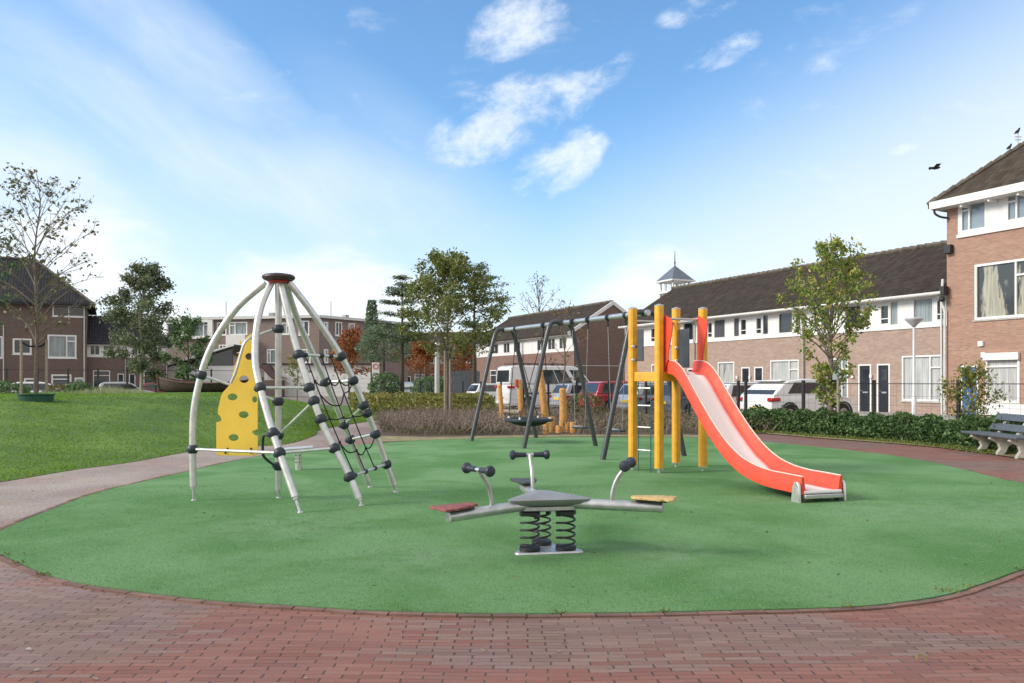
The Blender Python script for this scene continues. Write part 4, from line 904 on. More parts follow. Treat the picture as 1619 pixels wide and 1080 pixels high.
for i, a in enumerate(AN):
    c = Vector((math.cos(a), math.sin(a), TILT[i])).normalized(); w_ = Vector((-math.sin(a), math.cos(a), 0)); o0 = sc_ + up * .425
    m = MB().tube([o0 + c * .15, o0 + c * .99], .045, 18); ar = m.build('arm', M_STEEL, root)
    MB().lathe(o0 + c * .985, [(0, 0), (.047, 0), (.047, .008), (.02, .012), (0, .012)], 18, c).build('end_cap', M_STEEL, ar)
    # handle
    hp = o0 + c * .57
    path = bez([hp + up * .03, hp + up * .11 + c * .008, hp + c * .04 + up * .21, hp + c * .10 + up * .30, hp + c * .135 + up * .345], 5)
    hs = MB().tube(path, .018, 12).build('handle_stem', M_STEEL, root)
    e_ = path[-1]
    MB().tube([e_ - w_ * .16, e_ + w_ * .16], .015, 10).build('handlebar', M_STEEL, hs)
    for sg in (-1, 1):
        MB().lathe(e_ + w_ * sg * .035, [(0, 0), (.022, .0), (.024, .06), (.027, .10), (.043, .115), (.047, .13), (.040, .148), (.018, .156), (0, .157)], 16, w_ * sg).build('grip', M_BALL, hs)
    # seat: waisted board with notched outer edge, on a dark bracket
    sc0 = o0 + c * .93 + up * .062; prof = [(-.20, .0), (-.19, .05), (-.13, .075), (-.06, .09), (.0, .11), (.05, .125), (.09, .105), (.12, .13), (.16, .12), (.17, .06), (.155, .02)]
    poly = [sc0 + c * x + w_ * y for x, y in prof] + [sc0 + c * x - w_ * y for x, y in reversed(prof[1:])]
    s_ = MB().prism(poly, up * .02).build('seat', seatc[i], root, bevel=.005); s_['label'] = sname[i]
    m = MB().prism([sc0 + c * x + w_ * y - up * .016 for x, y in [(-.15, -.05), (.10, -.07), (.10, .07), (-.15, .05)]], up * .014); MB()
    m.box(o0 + c * .9 + up * .05, (.16, .05, .03), (c, w_, up)); m.build('seat_bracket', M_BLK, s_)

# ------------------------------------------------------------------ slide tower
P1, P2, P3_, P4 = Vector((1.99, 13.45, 0)), Vector((2.34, 12.98, 0)), Vector((2.80, 13.92, 0)), Vector((3.10, 13.25, 0))
root = thing('slide', 'red playground slide with four yellow square posts, a short rope ladder and a raised platform', 'slide', (2.6, 13.4, 0))
ex = ((P3_ - P1) + (P4 - P2)).normalized(); ey = Vector((-ex.y, ex.x, 0))
for p, zt_ in ((P1, 2.66), (P2, 2.665), (P3_, 2.70), (P4, 2.64)):
    m = MB(); b_ = .062; c_ = .024
    pr = [(b_, b_ - c_), (b_ - c_, b_), (-b_ + c_, b_), (-b_, b_ - c_), (-b_, -b_ + c_), (-b_ + c_, -b_), (b_ - c_, -b_), (b_, -b_ + c_)]
    m.prism([p + ex * x + ey * y + up * .09 for x, y in pr], up * (zt_ - .09)); q = m.build('post', M_YEL, root)
    m = MB(); m.prism([p + ex * x * 1.02 + ey * y * 1.02 + up * (zt_ + .001) for x, y in pr], up * .02); m.lathe(p + up * (zt_ + .02), [(.05, 0), (.035, .014), (0, .018)], 12); m.build('post_cap', M_STEEL, q)
    m = MB(); m.prism([p + ex * x * .98 + ey * y * .98 + up * .075 for x, y in pr], up * .014); m.tube([p + up * .0, p + up * .076], .026, 12); m.build('post_foot', M_STEEL, q)
def beam(a, b, z, h, t, mt, name, inset=.052):
    d = (b - a).normalized(); w_ = Vector((-d.y, d.x, 0)); L_ = (b - a).length - 2 * inset
    m = MB().box((a + b) / 2 + up * z, (L_, t, h), (d, w_, up)); return m.build(name, mt, root, smooth=False, bevel=.006)
zd = 1.545
for a, b in ((P1, P2), (P3_, P4), (P1, P3_), (P2, P4)): beam(a, b, zd, .15, .05, M_YEL, 'platform_beam')
dk = [P1, P2, P4, P3_]; cc_ = sum(dk, Vector()) / 4
m = MB().prism([p.lerp(cc_, .1) + up * (zd + .03) for p in dk], up * .03); m.build('platform', M_ANT, root, smooth=False)
for a, b in ((P1, P3_), (P2, P4), (P3_, P4)):
    m = MB().tube([a + up * 2.47, b + up * 2.47], .019, 10); m.build('rail', M_STEEL, root)
m = MB().tube([P1 + ex * .06 + up * 2.47, P3_ + up * 2.47], .019, 8)
# dark grey side panels seen between the posts
for a, b, t0_, t1_, z0_, z1_ in ((P1, P2, .18, .42, 1.80, 2.32), (P3_, P4, .1, .5, 1.70, 2.35)):
    d = (b - a); m = MB().box(a + d * (t0_ + t1_) / 2 + up * (z0_ + z1_) / 2, (d.length * (t1_ - t0_), .018, z1_ - z0_), (d.normalized(), Vector((-d.y, d.x, 0)).normalized(), up)); m.build('side_panel', M_ANT, root, bevel=.006)
for p in (P1, P3_):
    for z in (1.82, 2.04):
        m = MB().lathe(p + Vector((.0, -.05, z)) , [(0, 0), (.032, 0), (.032, .02), (.024, .03), (0, .032)], 12, (0, -1, 0)); m.build('bolt_cover', M_STEEL, root)
    MB().tube(bez([p + Vector((.04, -.06, 2.05)), p + Vector((.10, -.07, 1.99)), p + Vector((.10, -.07, 1.87)), p + Vector((.05, -.06, 1.81))], 5), .012, 8).build('grip_handle', M_BLK, root)
# rope ladder between the two left posts
la, lb = pp(1009.3, 745, 13.25), pp(1028.8, 750, 13.05); la.z = lb.z = 0
for p in (la, lb): MB().tube([p + up * .0, p + up * 1.47], .009, 8).build('ladder_rope', M_GROPE, root)
for z in (.36, .73, 1.08, 1.36): MB().tube([la + up * z, lb + up * z], .0145, 10).build('ladder_rung', M_ALU, root)
# the chute
S0 = (P2 + P4) / 2 - ey * .0; S1 = Vector((3.75, 9.80, 0)); sdv = (S1 - S0); SL = sdv.length; sx = sdv.normalized(); sw = Vector((-sx.y, sx.x, 0))
if sw.x > 0: sw = -sw                                   # sw points to the viewer's left of the chute
W0 = .262
ctl = [(-.06, 1.62), (.10, 1.62), (.30, 1.585), (.50, 1.46), (.75, 1.23), (1.05, .955), (1.4, .665), (1.75, .43), (2.1, .27), (2.45, .185), (2.8, .15), (3.1, .145), (SL - .04, .14)]
pr = bez([Vector((x, 0, z)) for x, z in ctl], 5)
def sec(i):
    a = pr[max(i - 1, 0)]; b = pr[min(i + 1, len(pr) - 1)]; d = (b - a).normalized(); return Vector((-d.z, 0, d.x))
def SP(s_, lat, z): return S0 + sx * s_ + sw * lat + up * z
m = MB(); nP = len(pr); prof_n = 0
for i, p in enumerate(pr):
    nrm = sec(i); hgt = .17 if i > 3 else .17
    def q(lat, hh): return SP(p.x + nrm.x * hh, lat, p.z + nrm.z * hh)
    ring = [q(W0 - .02, .03)] 
    for sg in (1, -1): pass
    ring = [q(W0 + .03, -.03), q(W0 + .03, hgt), q(W0 + .015, hgt + .015), q(W0 - .005, hgt), q(W0 - .025, .035), q(W0 - .06, .006), q(-W0 + .06, .006), q(-W0 + .025, .035), q(-W0 + .005, hgt), q(-W0 - .015, hgt + .015), q(-W0 - .03, hgt), q(-W0 - .03, -.03)]
    prof_n = len(ring); m.v += ring
m.f = [(i * prof_n + j, i * prof_n + (j + 1) % prof_n, (i + 1) * prof_n + (j + 1) % prof_n, (i + 1) * prof_n + j) for i in range(nP - 1) for j in range(prof_n)] + [tuple(range(prof_n)), tuple((nP - 1) * prof_n + j for j in range(prof_n))]
ch = m.build('chute', M_RED, root, sharp=50)
# pale worn strip of the sliding surface
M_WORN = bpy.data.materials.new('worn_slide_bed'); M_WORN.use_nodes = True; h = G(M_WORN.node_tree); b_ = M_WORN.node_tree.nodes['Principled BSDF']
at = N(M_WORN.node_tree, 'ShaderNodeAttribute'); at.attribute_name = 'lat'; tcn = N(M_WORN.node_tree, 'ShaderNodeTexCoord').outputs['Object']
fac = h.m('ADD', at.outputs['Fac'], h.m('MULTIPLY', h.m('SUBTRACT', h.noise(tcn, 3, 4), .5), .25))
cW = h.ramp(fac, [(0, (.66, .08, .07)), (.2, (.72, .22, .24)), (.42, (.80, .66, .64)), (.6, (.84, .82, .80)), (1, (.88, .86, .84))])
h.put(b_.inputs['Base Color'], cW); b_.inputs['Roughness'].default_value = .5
m = MB(); NL = 12; lat = []
for i, p in enumerate(pr):
    nrm = sec(i)
    for j in range(NL + 1):
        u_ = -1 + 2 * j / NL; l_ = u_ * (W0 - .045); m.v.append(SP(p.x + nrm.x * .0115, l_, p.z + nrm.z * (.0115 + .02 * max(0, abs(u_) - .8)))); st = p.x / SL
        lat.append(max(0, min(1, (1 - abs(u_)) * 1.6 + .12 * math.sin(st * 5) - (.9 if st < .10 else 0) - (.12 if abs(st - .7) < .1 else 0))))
m.f = [(i * (NL + 1) + j, i * (NL + 1) + j + 1, (i + 1) * (NL + 1) + j + 1, (i + 1) * (NL + 1) + j) for i in range(nP - 1) for j in range(NL)]
wb = m.build('sliding_surface', M_WORN, root); at_ = wb.data.attributes.new('lat', 'FLOAT', 'POINT')
for i, v_ in enumerate(lat): at_.data[i].value = v_
# white lip along both side walls
for sg in (1, -1):
    L_ = []
    for i, p in enumerate(pr): nrm = sec(i); L_.append(SP(p.x + nrm.x * .184, sg * (W0 + .010), p.z + nrm.z * .184))
    MB().tube(L_, .0085, 8).build('side_lip', mat('pale_lip', (.75, .60, .52), .5), ch)
# entrance side shields: tall at the post, swept down
for sg in (1, -1):
    prof = [(-.02, 1.60), (-.02, 2.50), (.02, 2.53), (.22, 2.46), (.30, 2.40), (.29, 2.28), (.22, 2.08), (.17, 1.95), (.14, 1.80)]
    prof = [(x * .95, z) for x, z in prof]
    poly = [SP(x, sg * (W0 + .035), z) for x, z in prof]
    MB().prism(poly, sw * sg * .02).build('entrance_shield', M_RED, root, bevel=.005)
# end legs and threshold
for sg in (1, -1):
    o0 = SP(SL - .09, sg * (W0 + .045), 0); prof = [(-.09, .0), (.07, 0), (.06, .22), (.03, .26), (-.02, .26), (-.06, .2)]
    f_ = MB().prism([o0 + sx * x + up * (z + .0) for x, z in prof], sw * sg * .035).build('end_leg', M_ALU, root, bevel=.008)
    MB().box(o0 - sw * sg * .03 + up * .07, (.09, .06, .14), (sx, sw, up)).build('end_block', M_ANT, f_, bevel=.006)
    for z in (.10, .14, .18): MB().lathe(o0 + sw * sg * .034 + up * z + sx * .0, [(0, 0), (.011, 0), (.009, .006), (0, .007)], 8, sw * sg).build('bolt', M_STEEL, f_)
m = MB().box(SP(SL - .03, 0, .085), (.09, W0 * 2 + .02, .05), (sx, sw, up)); m.build('end_crossbar', M_STEEL, root, bevel=.008)
m = MB().tube([SP(SL - .03, W0, .135), SP(SL - .03, -W0, .135)], .022, 10); m.build('end_roll', mat('white_steel', (.7, .7, .7), .35, .3), root)
b0 = gp(1170.5, 741); root = thing('short_post', 'short square grey steel post standing on the turf behind the slide', 'post', b0)
MB().box(b0 + up * .14, (.15, .13, .28), (sx, sw, up)).build('post', M_ANT, root, bevel=.01)
MB().box(b0 + up * .29, (.17, .15, .02), (sx, sw, up)).build('cap_plate', M_STEEL, root, bevel=.004)

# ------------------------------------------------------------------ swing set
root = thing('swing_set', 'long swing frame with three anthracite arches carrying a grey beam', 'swing frame', (1.1, 18, 0))
fr = [(gp(745, 698), gp(848, 693)), (gp(828, 710), gp(942, 706)), (gp(953, 728), gp(1082, 722))]
bz_ = {0: 519.5, 1: 508.5, 2: 491.5}; TOP = []
for i, (a, b) in enumerate(fr):
    mid = (a + b) / 2; d = (b - a).normalized(); TH = (2.80, 2.80, 2.80)[i]; tp = mid + up * TH; TOP.append(tp)
    hw = .27; r_ = .16
    cA, cB = mid - d * hw + up * TH, mid + d * hw + up * TH
    arc = [a + up * .0, a.lerp(cA, .5), a.lerp(cA, .93), cA + (d * .02) - up * .06 , cA + d * .07 - up * .015, cA + d * .15 + up * .0, mid + up * TH, cB - d * .15 + up * .0, cB - d * .07 - up * .015, cB - d * .02 - up * .06, b.lerp(cB, .93), b.lerp(cB, .5), b]
    fine = []
    for j in range(len(arc) - 1): fine += [arc[j].lerp(arc[j + 1], k / 3) for k in range(3)]
    fine.append(arc[-1])
    fine = [fine[0]] + [(fine[k - 1] + fine[k] * 2 + fine[k + 1]) / 4 for k in range(1, len(fine) - 1)] + [fine[-1]]
    MB().tube(fine, .052, 14).build('arch', M_ANT, root)
bd = (TOP[2] - TOP[0]).normalized(); z_ = 2.72
m = MB().tube([TOP[0] + bd * -.12 - up * .02, TOP[2] + bd * .12 - up * .02], .056, 16); m.build('beam', M_STEEL, root)
for i in range(3):
    MB().tube([TOP[i] - bd * .05 - up * .02, TOP[i] + bd * .05 - up * .02], .064, 14).build('clamp_sleeve', M_ANT, root)
def hanger(t):
    p = TOP[1].lerp(TOP[2], t) - up * .02 if t >= 0 else TOP[0].lerp(TOP[1], -t) - up * .02
    m = MB().tube([p - bd * .025, p + bd * .025], .066, 12); m.box(p - up * .11, (.035, .03, .10)); m.ball(p - up * .17, .025, 8, 6); m.build('hanger', M_BALL, root); return p - up * .18
H4 = [hanger(t) for t in (.16, .36, .60, .80)]
HB = [hanger(-.22), hanger(-.72)]
for k, (ha, hb_, pxy) in enumerate([(H4[0], H4[1], (915, 680)), (H4[2], H4[3], (962, 683))]):
    mid = (ha + hb_) / 2; zs = .47; st = Vector((mid.x, mid.y, zs))
    t_ = thing('hanging_swing', ['black flat swing seat with a pale edge, nearer the basket swing', 'black flat swing seat with a pale edge, nearer the slide'][k], 'swing', st, 'flat swing seats')
    MB().prism([st + bd * x + Vector((bd.y, -bd.x, 0)) * y for x, y in [(-.22, -.07), (-.2, -.085), (.2, -.085), (.22, -.07), (.22, .07), (.2, .085), (-.2, .085), (-.22, .07)]], up * .035).build('seat', M_BALL, t_, bevel=.008)
    MB().box(st - bd * .10 + up * .04, (.22, .15, .012), (bd, Vector((bd.y, -bd.x, 0)), up)).build('seat_plate', M_ALU, t_)
    for sg, h0 in ((-1, ha), (1, hb_)): MB().tube([h0, st + bd * .19 * (1 if (h0 - mid).dot(bd) > 0 else -1) + up * .035], .0045, 6).build('chain', M_STEEL, t_)
bc = (HB[0] + HB[1]) / 2; bc.z = .50
t_ = thing('basket_swing', 'round black basket swing hanging on ropes between the left swing arches', 'swing', bc)
m = MB(); ring = [bc + Vector((math.cos(a) * .54, math.sin(a) * .54, .06)) for a in [2 * math.pi * i / 32 for i in range(33)]]
m.tube(ring, .042, 10, cap=False); m.build('rim', M_BALL, t_)
m = MB(); m.lathe(bc, [(.0, -.10), (.2, -.085), (.38, -.04), (.50, .04), (.52, .065), (.50, .06), (.37, -.025), (.19, -.07), (0, -.085)], 28); m.build('net', M_ROPE, t_)
for i in range(4):
    a = R(45 + 90 * i + 20); e_ = bc + Vector((math.cos(a) * .54, math.sin(a) * .54, .08)); h0 = HB[0] if (e_ - bc).dot(bd) < 0 else HB[1]
    MB().tube([h0, e_], .010, 6).build('rope', M_ROPE, t_)
    MB().lathe(e_, [(0, -.02), (.03, -.015), (.03, .03), (.012, .06), (0, .06)], 8).build('rope_clamp', M_ALU, t_)

# ------------------------------------------------------------------ bench
bA = Vector((9.72, 17.35, 0)); bdir = Vector((-.06, -1, 0)).normalized(); bo = Vector((1, -.06, 0)).normalized()
root = thing('park_bench', 'slate grey plank bench on concrete supports beside the hedge at the right edge', 'bench', bA)
for k in range(3):
    o0 = bA + bdir * (.32 + .72 * k)
    prof = [(-.02, 0), (.10, 0), (.16, .05), (.22, .18), (.42, .30), (.60, .55), (.66, .74), (.60, .76), (.50, .56), (.38, .40), (-.12, .38), (-.15, .33), (-.10, .30), (.02, .24), (.06, .14), (.0, .06)]
    prof = [(x - .0, z) for x, z in prof]
    MB().prism([o0 + bo * x + up * z for x, z in prof], bdir * .09).build('support', M_CONC, root, smooth=False, bevel=.012)
    for xx, z in ((-.13, .36), (.02, .04)): pass
for k in range(2):
    MB().box(bA + bdir * 1.05 + bo * (-.07 + k * .24) + up * .405, (2.1, .21, .05), (bdir, bo, up)).build('seat_plank', M_SLATE, root, bevel=.01)
for k in range(2):
    dd_ = Vector((bo.x * .5, bo.y * .5, .87)).normalized(); MB().box(bA + bdir * 1.05 + bo * (.43 + k * .12) + up * (.53 + k * .20), (2.0, .16, .045), (bdir, dd_, dd_.cross(bdir))).build('back_plank', M_SLATE, root, bevel=.01)

# ------------------------------------------------------------------ street lamp, signs, poles
p = pp(1445, 505, 29.5); root = thing('street_lamp', 'slender pale street lamp with an inverted cone head before the orange brick block', 'street lamp', (p.x, p.y, 0))
MB().tube([(p.x, p.y, 0), (p.x, p.y, .9), (p.x, p.y, .95), (p.x, p.y, p.z - .25)], [.085, .085, .055, .045], 14).build('pole', mat('pale_pole', (.62, .63, .64), .4, .2), root)
MB().lathe((p.x, p.y, p.z), [(0, -.30), (.05, -.28), (.10, -.22), (.30, -.02), (.31, .0), (.31, .02), (.27, .05), (0, .07)], 24).build('lamp_head', mat('lamp_grey', (.45, .46, .48), .35), root)
p = pp(594, 595, 62); root = thing('information_sign', 'white sign board with a red ring, standing in front of the distant terrace', 'sign', (p.x, p.y, 0))
MB().tube([(p.x, p.y, 0), (p.x, p.y, 2.9)], .04, 8).build('pole', M_STEEL, root)
MB().box((p.x, p.y - .05, 2.3), (.55, .03, 1.35)).build('board', M_WH, root, bevel=.005)
MB().tube([Vector((p.x + .19 * math.cos(a), p.y - .07, 2.68 + .19 * math.sin(a))) for a in [2 * math.pi * i / 20 for i in range(21)]], .035, 6).build('ring_mark', mat('sign_red', (.6, .03, .03)), root)
MB().box((p.x, p.y - .07, 2.15), (.36, .006, .10)).build('text_bar', mat('sign_grey', (.25, .25, .27)), root)
p = gp(691, 648); root = thing('round_pole', 'pale smooth pole in front of the dark fence behind the broad tree', 'pole', p)
zt_ = pp(691, 547, p.y).z; MB().tube([p, p + up * zt_], [.14, .12], 12).build('shaft', mat('pale_pole2', (.5, .5, .49), .5), root); MB().lathe(p + up * zt_, [(.12, 0), (.17, .03), (.15, .15), (0, .2)], 12).build('cap', M_STEEL, root)
a = pp(712, 620, 60); a.z = 0; root = thing('board_fence', 'tall grey board fence behind the young tree with stakes', 'fence', a + Vector((1.1, 0, 0)))
for i in range(14): MB().box(a + Vector((i * .16, 0, 1.15)), (.15, .03, 2.3)).build('board', mat('grey_boards', (.13, .15, .17), .8, var=.25), root, smooth=False) if i % 1 == 0 else None
MB().box(a + Vector((1.04, .04, 2.0)), (2.3, .05, .08)).build('fence_rail', M_BARKD, root, smooth=False)

# ------------------------------------------------------------------ mesh fence along the street
root = thing('mesh_fence', 'low black wire mesh fence with square posts between the shrubs and the parked cars', 'fence', FN)
fp = lambda t: FN + U * t
tt0, tt1 = -9, 32.5
posts = [-8.5, -6.0, -3.55, -1.05, 1.4, 1.75, 4.3, 6.9, 9.5, 12.1, 14.7, 17.3, 19.9, 22.5, 25.1, 27.7, 30.3, 32.4]
for t in posts: MB().box(fp(t) + up * .76, (.075, .075, 1.52), (U, V, up)).build('fence_post', M_BLK, root, smooth=False)
MB().box(fp((tt0 + tt1) / 2) + up * 1.42, (tt1 - tt0, .022, .022), (U, V, up)).build('fence_rail', M_BLK, root, smooth=False)
m = MB()
for z in (.1, .35, .6, .85, 1.1): m.box(fp((tt0 + tt1) / 2) + up * z, (tt1 - tt0, .005, .005), (U, V, up))
k_ = tt0
while k_ < tt1: m.box(fp(k_) + V * .009 + up * .72, (.003, .003, 1.36), (U, V, up)); k_ += .25
m.build('wire_mesh', M_BLK, root, smooth=False)
# left background railing
a, b = Vector((-34, 46, 0)), Vector((-16.5, 52, 0)); dd_ = (b - a).normalized(); L_ = (b - a).length
root = thing('railing', 'dark upright bar railing along the street beyond the lawn', 'fence', (a + b) / 2)
for i in range(int(L_ / 1.6) + 1): MB().box(a + dd_ * i * 1.6 + up * 1.15, (.08, .08, 2.3)).build('fence_post', M_BLK, root, smooth=False)
m = MB()
for z in (1.2, 2.2): m.box((a + b) / 2 + up * z, (L_, .03, .03), (dd_, Vector((-dd_.y, dd_.x, 0)), up))
m.build('fence_rail', M_BLK, root, smooth=False)

# ------------------------------------------------------------------ timber climbing posts
def timber(px, bx, by, topx, topy, r0, label, d=None):
    b0 = gp(bx, by) if d is None else pp(bx, by, d); b0.z = 0; tp_ = pp(topx, topy, b0.y)
    root = thing('timber_post', label, 'timber post', b0, 'leaning timber play posts')
    MB().tube([b0, b0.lerp(tp_, .4) + Vector((.02, 0, 0)), b0.lerp(tp_, .97), tp_], [r0, r0 * .95, r0 * .85, r0 * .6], 12).build('trunk', M_TIM, root)
    return root, b0, tp_
timber(0, 794, 664, 789.5, 608, .085, 'slim leaning orange timber post, leftmost of the play posts', 27)
r_, b0, tp_ = timber(0, 824, 660, 821, 600, .10, 'upright orange timber post with a red painted tip', 27)
MB().tube([tp_ + Vector((-.1, -.06, .0)), tp_ + Vector((-.1, -.06, -.25))], .05, 10).build('red_tip', mat('red_paint', (.55, .08, .05)), r_)
timber(0, 863, 662, 853, 584, .13, 'tall tapering timber post leaning left behind the middle swing arch', 27)
timber(0, 890, 682, 889.5, 614, .125, 'thick straight timber post standing before the small bare tree')
r0 = thing('timber_log', 'horizontal grey log between the timber posts behind the basket swing', 'log', pp(810, 652, 26.5).xy.to_3d())
p = pp(797, 651, 26.5); q = pp(822, 652, 26.2); MB().tube([p, q], .075, 12).build('log', M_TIM2, r0)
MB().tube([Vector((p.x, p.y, 0)), p - up * .07], .04, 8).build('support', M_TIM2, r0); MB().tube([Vector((q.x, q.y, 0)), q - up * .07], .04, 8).build('support', M_TIM2, r0)
for bx, by, ty, rr2, lab in [(790, 668, 651, .10, 'mossy timber stump below the slim leftmost post'), (863.5, 687, 668, .085, 'darkest narrow timber stump, left end of the stump cluster'), (872, 684, 659, .105, 'tallest timber stump in the stump cluster'), (884, 685, 673, .10, 'low round timber stump at the foot of the thick post'), (897.5, 684, 668, .07, 'narrow timber stump right of the thick post'), (906, 685, 667.5, .09, 'light timber stump at the right end of the cluster')]:
    b0 = gp(bx, by); z = pp(bx, ty, b0.y).z; o = MB().lathe(b0, [(0, 0), (rr2, 0), (rr2 * 1.03, z * .5), (rr2, z - .015), (rr2 - .015, z), (0, z)], 14).build('timber_stump', M_TIM, None, tagd=(lab, 'tree stump', 'timber stumps'))
# ------------------------------------------------------------------ cars
M_TYRE = mat('tyre_rubber', (.02, .02, .022), .85); M_RIM = mat('alloy_rim', (.4, .41, .42), .35, .7); M_TAIL = mat('tail_light_red', (.45, .015, .015), .15, coat=.5)
M_HEAD = mat('headlight_glass', (.55, .57, .6), .12, coat=.6); M_PLY = mat('yellow_plate', (.75, .52, .05), .4); M_CGL = glass_mat('car_glass', (.03, .038, .045), .04)
def paint(n, c): return mat('paint_' + n, c, .28, 0 if n != 'silver' else .4, var=.03, vscale=2, coat=.7, dirt=.05)
def car(label, paint_m, kind='hatch', L=4.1, W=1.76, H=1.48, loc=(0, 0, 0), head=None, group='cars parked along the street'):
    root = thing('parked_car' if kind != 'van' else 'parked_van', label, 'car' if kind != 'van' else 'van', (0, 0, 0), group)
    h2 = L / 2; wb = L * .305; wr = .34 if kind == 'suv' else (.33 if kind == 'van' else .31); g0 = .22 if kind == 'suv' else .17
    belt = H * {'van': .56, 'suv': .635}.get(kind, .60); hood = belt - (.02 if kind != 'van' else .05)
    if kind == 'van': cab = [(-h2 + .02, belt), (-h2 + .10, H - .10), (-h2 + .3, H), (h2 - 1.75, H), (h2 - 1.35, H - .14), (h2 - .62, belt + .02)]
    elif kind == 'suv': cab = [(-h2 + .06, belt), (-h2 + .34, belt + .20), (-h2 + .66, H - .15), (-h2 + .86, H - .07), (-.55, H - .01), (-.15, H), (.25, H - .04), (.55, H - .14), (h2 - 1.02, belt + .0)]
    else: cab = [(-h2 + .08, belt), (-h2 + .36, H - .10), (-h2 + .60, H - .02), (-.25, H), (.15, H - .05), (.45, H - .16), (h2 - 1.0, belt)]
    def arch(cx): return [(cx + (wr + .05) * math.cos(a), wr + (wr + .05) * math.sin(a)) for a in [math.pi * (1.12 - 1.24 * i / 10) for i in range(11)]]
    low = [(-h2 + .10, g0)] + [p for p in arch(-wb - .03) if p[1] > g0] + [p for p in arch(wb + .05) if p[1] > g0] + [(h2 - .14, g0)]
    nose = [(h2 - .03, g0 + .12), (h2, .48), (h2 - .05, .66), (h2 - .16, hood - .14), (h2 - .55, hood - .04), (h2 - 1.0, belt + .0)]
    tailp = [(-h2 + .08, belt), (-h2 + .02, belt - .18), (-h2, .58), (-h2 + .01, .36)]
    prof = low + nose + tailp; zc = (belt + g0) / 2
    st = [(-1, .90), (-.985, .965), (-.93, 1), (.93, 1), (.985, .965), (1, .90)]
    m = MB(); n_ = len(prof)
    for yf, s_ in st:
        for x, z in prof:
            pin = 1 - .10 * max(0, (abs(x) / h2 - .72)) / .28
            zz = zc + (z - zc) * (s_ if z > .5 else 1)
            m.v.append(Vector((x * (1 - (1 - s_) * .25), yf * W / 2 * pin, zz)))
    m.f = [(k * n_ + i, k * n_ + (i + 1) % n_, (k + 1) * n_ + (i + 1) % n_, (k + 1) * n_ + i) for k in range(5) for i in range(n_)]
    m.f += [tuple(reversed(range(n_))), tuple(5 * n_ + i for i in range(n_))]
    body = m.build('body', paint_m, root, sharp=32, bevel=.03)
    # cabin
    yb, yt = W / 2 * .93, W / 2 * (.76 if kind != 'van' else .84)
    def cy(z): return yb + (yt - yb) * max(0, (z - belt)) / (H - belt)
    m = MB(); k = len(cab)
    for sg in (-1, 1): m.v += [Vector((x, sg * cy(z), z - (.015 if z < belt + .03 else 0))) for x, z in cab]
    m.f = [tuple(range(k)), tuple(reversed(range(k, 2 * k)))] + [(i, (i + 1) % k, k + (i + 1) % k, k + i) for i in range(k)]
    cabn = m.build('roof', paint_m, root, sharp=28, bevel=.045)
    def xs(z, side):                                # x of the cabin outline at height z, rear (0) or front (1)
        seq = cab if side == 0 else list(reversed(cab))
        for a, b in zip(seq[:-1], seq[1:]):
            if (a[1] - z) * (b[1] - z) <= 0 and a[1] != b[1]: return a[0] + (b[0] - a[0]) * (z - a[1]) / (b[1] - a[1])
        return seq[0][0]
    zl, zh = belt + (.04 if kind != 'suv' else .07), H - (.13 if kind != 'van' else .22)
    r0, r1, f0, f1 = xs(zl, 0), xs(zh, 0), xs(zl, 1), xs(zh, 1)
    if kind == 'van': spans = [(.02, .40, 1), (.43, .60, 1), (.64, 1, 1)]; spans = [(.42, .59, 1), (.60, .78, 1), (.84, 1, 1)]
    elif kind == 'suv': spans = [(.17, .30, 1), (.305, .60, 1), (.605, 1, 1)]
    else: spans = [(.05, .22, 1), (.225, .56, 1), (.565, 1, 1)]
    for sg in (-1, 1):
        for a, b, _ in spans:
            def X(u_, z): 
                v_ = (z - zl) / (zh - zl); R0 = r0 + .14 + (r1 - r0) * v_; R1 = f0 - .12 + (f1 - f0) * v_; return R0 + (R1 - R0) * u_
            q = [Vector((X(u_, z), sg * (cy(z) + .006), z)) for u_, z in ((a, zl), (b, zl), (b, zh), (a, zh))]
            MB().add(q + [p - Vector((0, sg * .012, 0)) for p in q], [(0, 1, 2, 3), (7, 6, 5, 4), (0, 1, 5, 4), (1, 2, 6, 5), (2, 3, 7, 6), (3, 0, 4, 7)]).build('side_window', M_CGL, root, smooth=False)
    def endglass(side, name):
        z0_, z1_ = belt + .05, H - .13
        if kind == 'van' and side == 0: z0_, z1_ = belt + .15, H - .25
        off = .008 * (1 if side else -1); q = []
        for z in (z0_, z1_):
            for sg in (-1, 1): q.append(Vector((xs(z, side) + off, sg * (cy(z) - .10), z)))
        q = [q[0], q[1], q[3], q[2]]
        MB().add(q + [p - Vector((off * 2, 0, 0)) for p in q], [(0, 1, 2, 3), (7, 6, 5, 4), (0, 1, 5, 4), (1, 2, 6, 5), (2, 3, 7, 6), (3, 0, 4, 7)]).build(name, M_CGL, root, smooth=False)
    endglass(0, 'rear_window'); endglass(1, 'windscreen')
    for sx_ in (-1, 1):
        for sg in (-1, 1):
            c = Vector(((wb + .05) if sx_ > 0 else (-wb - .03), sg * (W / 2 - .10), wr))
            w = MB().lathe(c, [(0, -.09), (wr * .7, -.10), (wr * .96, -.09), (wr, -.05), (wr, .05), (wr * .96, .085), (wr * .68, .095), (0, .08)], 22, (0, sg, 0)).build('wheel', M_TYRE, root)
            mm = MB().lathe(c + Vector((0, sg * .085, 0)), [(0, 0), (.05, .02), (.06, .012), (wr * .62, .016), (wr * .66, .0), (0, -.01)], 20, (0, sg, 0)); mm.build('rim', M_RIM, w)
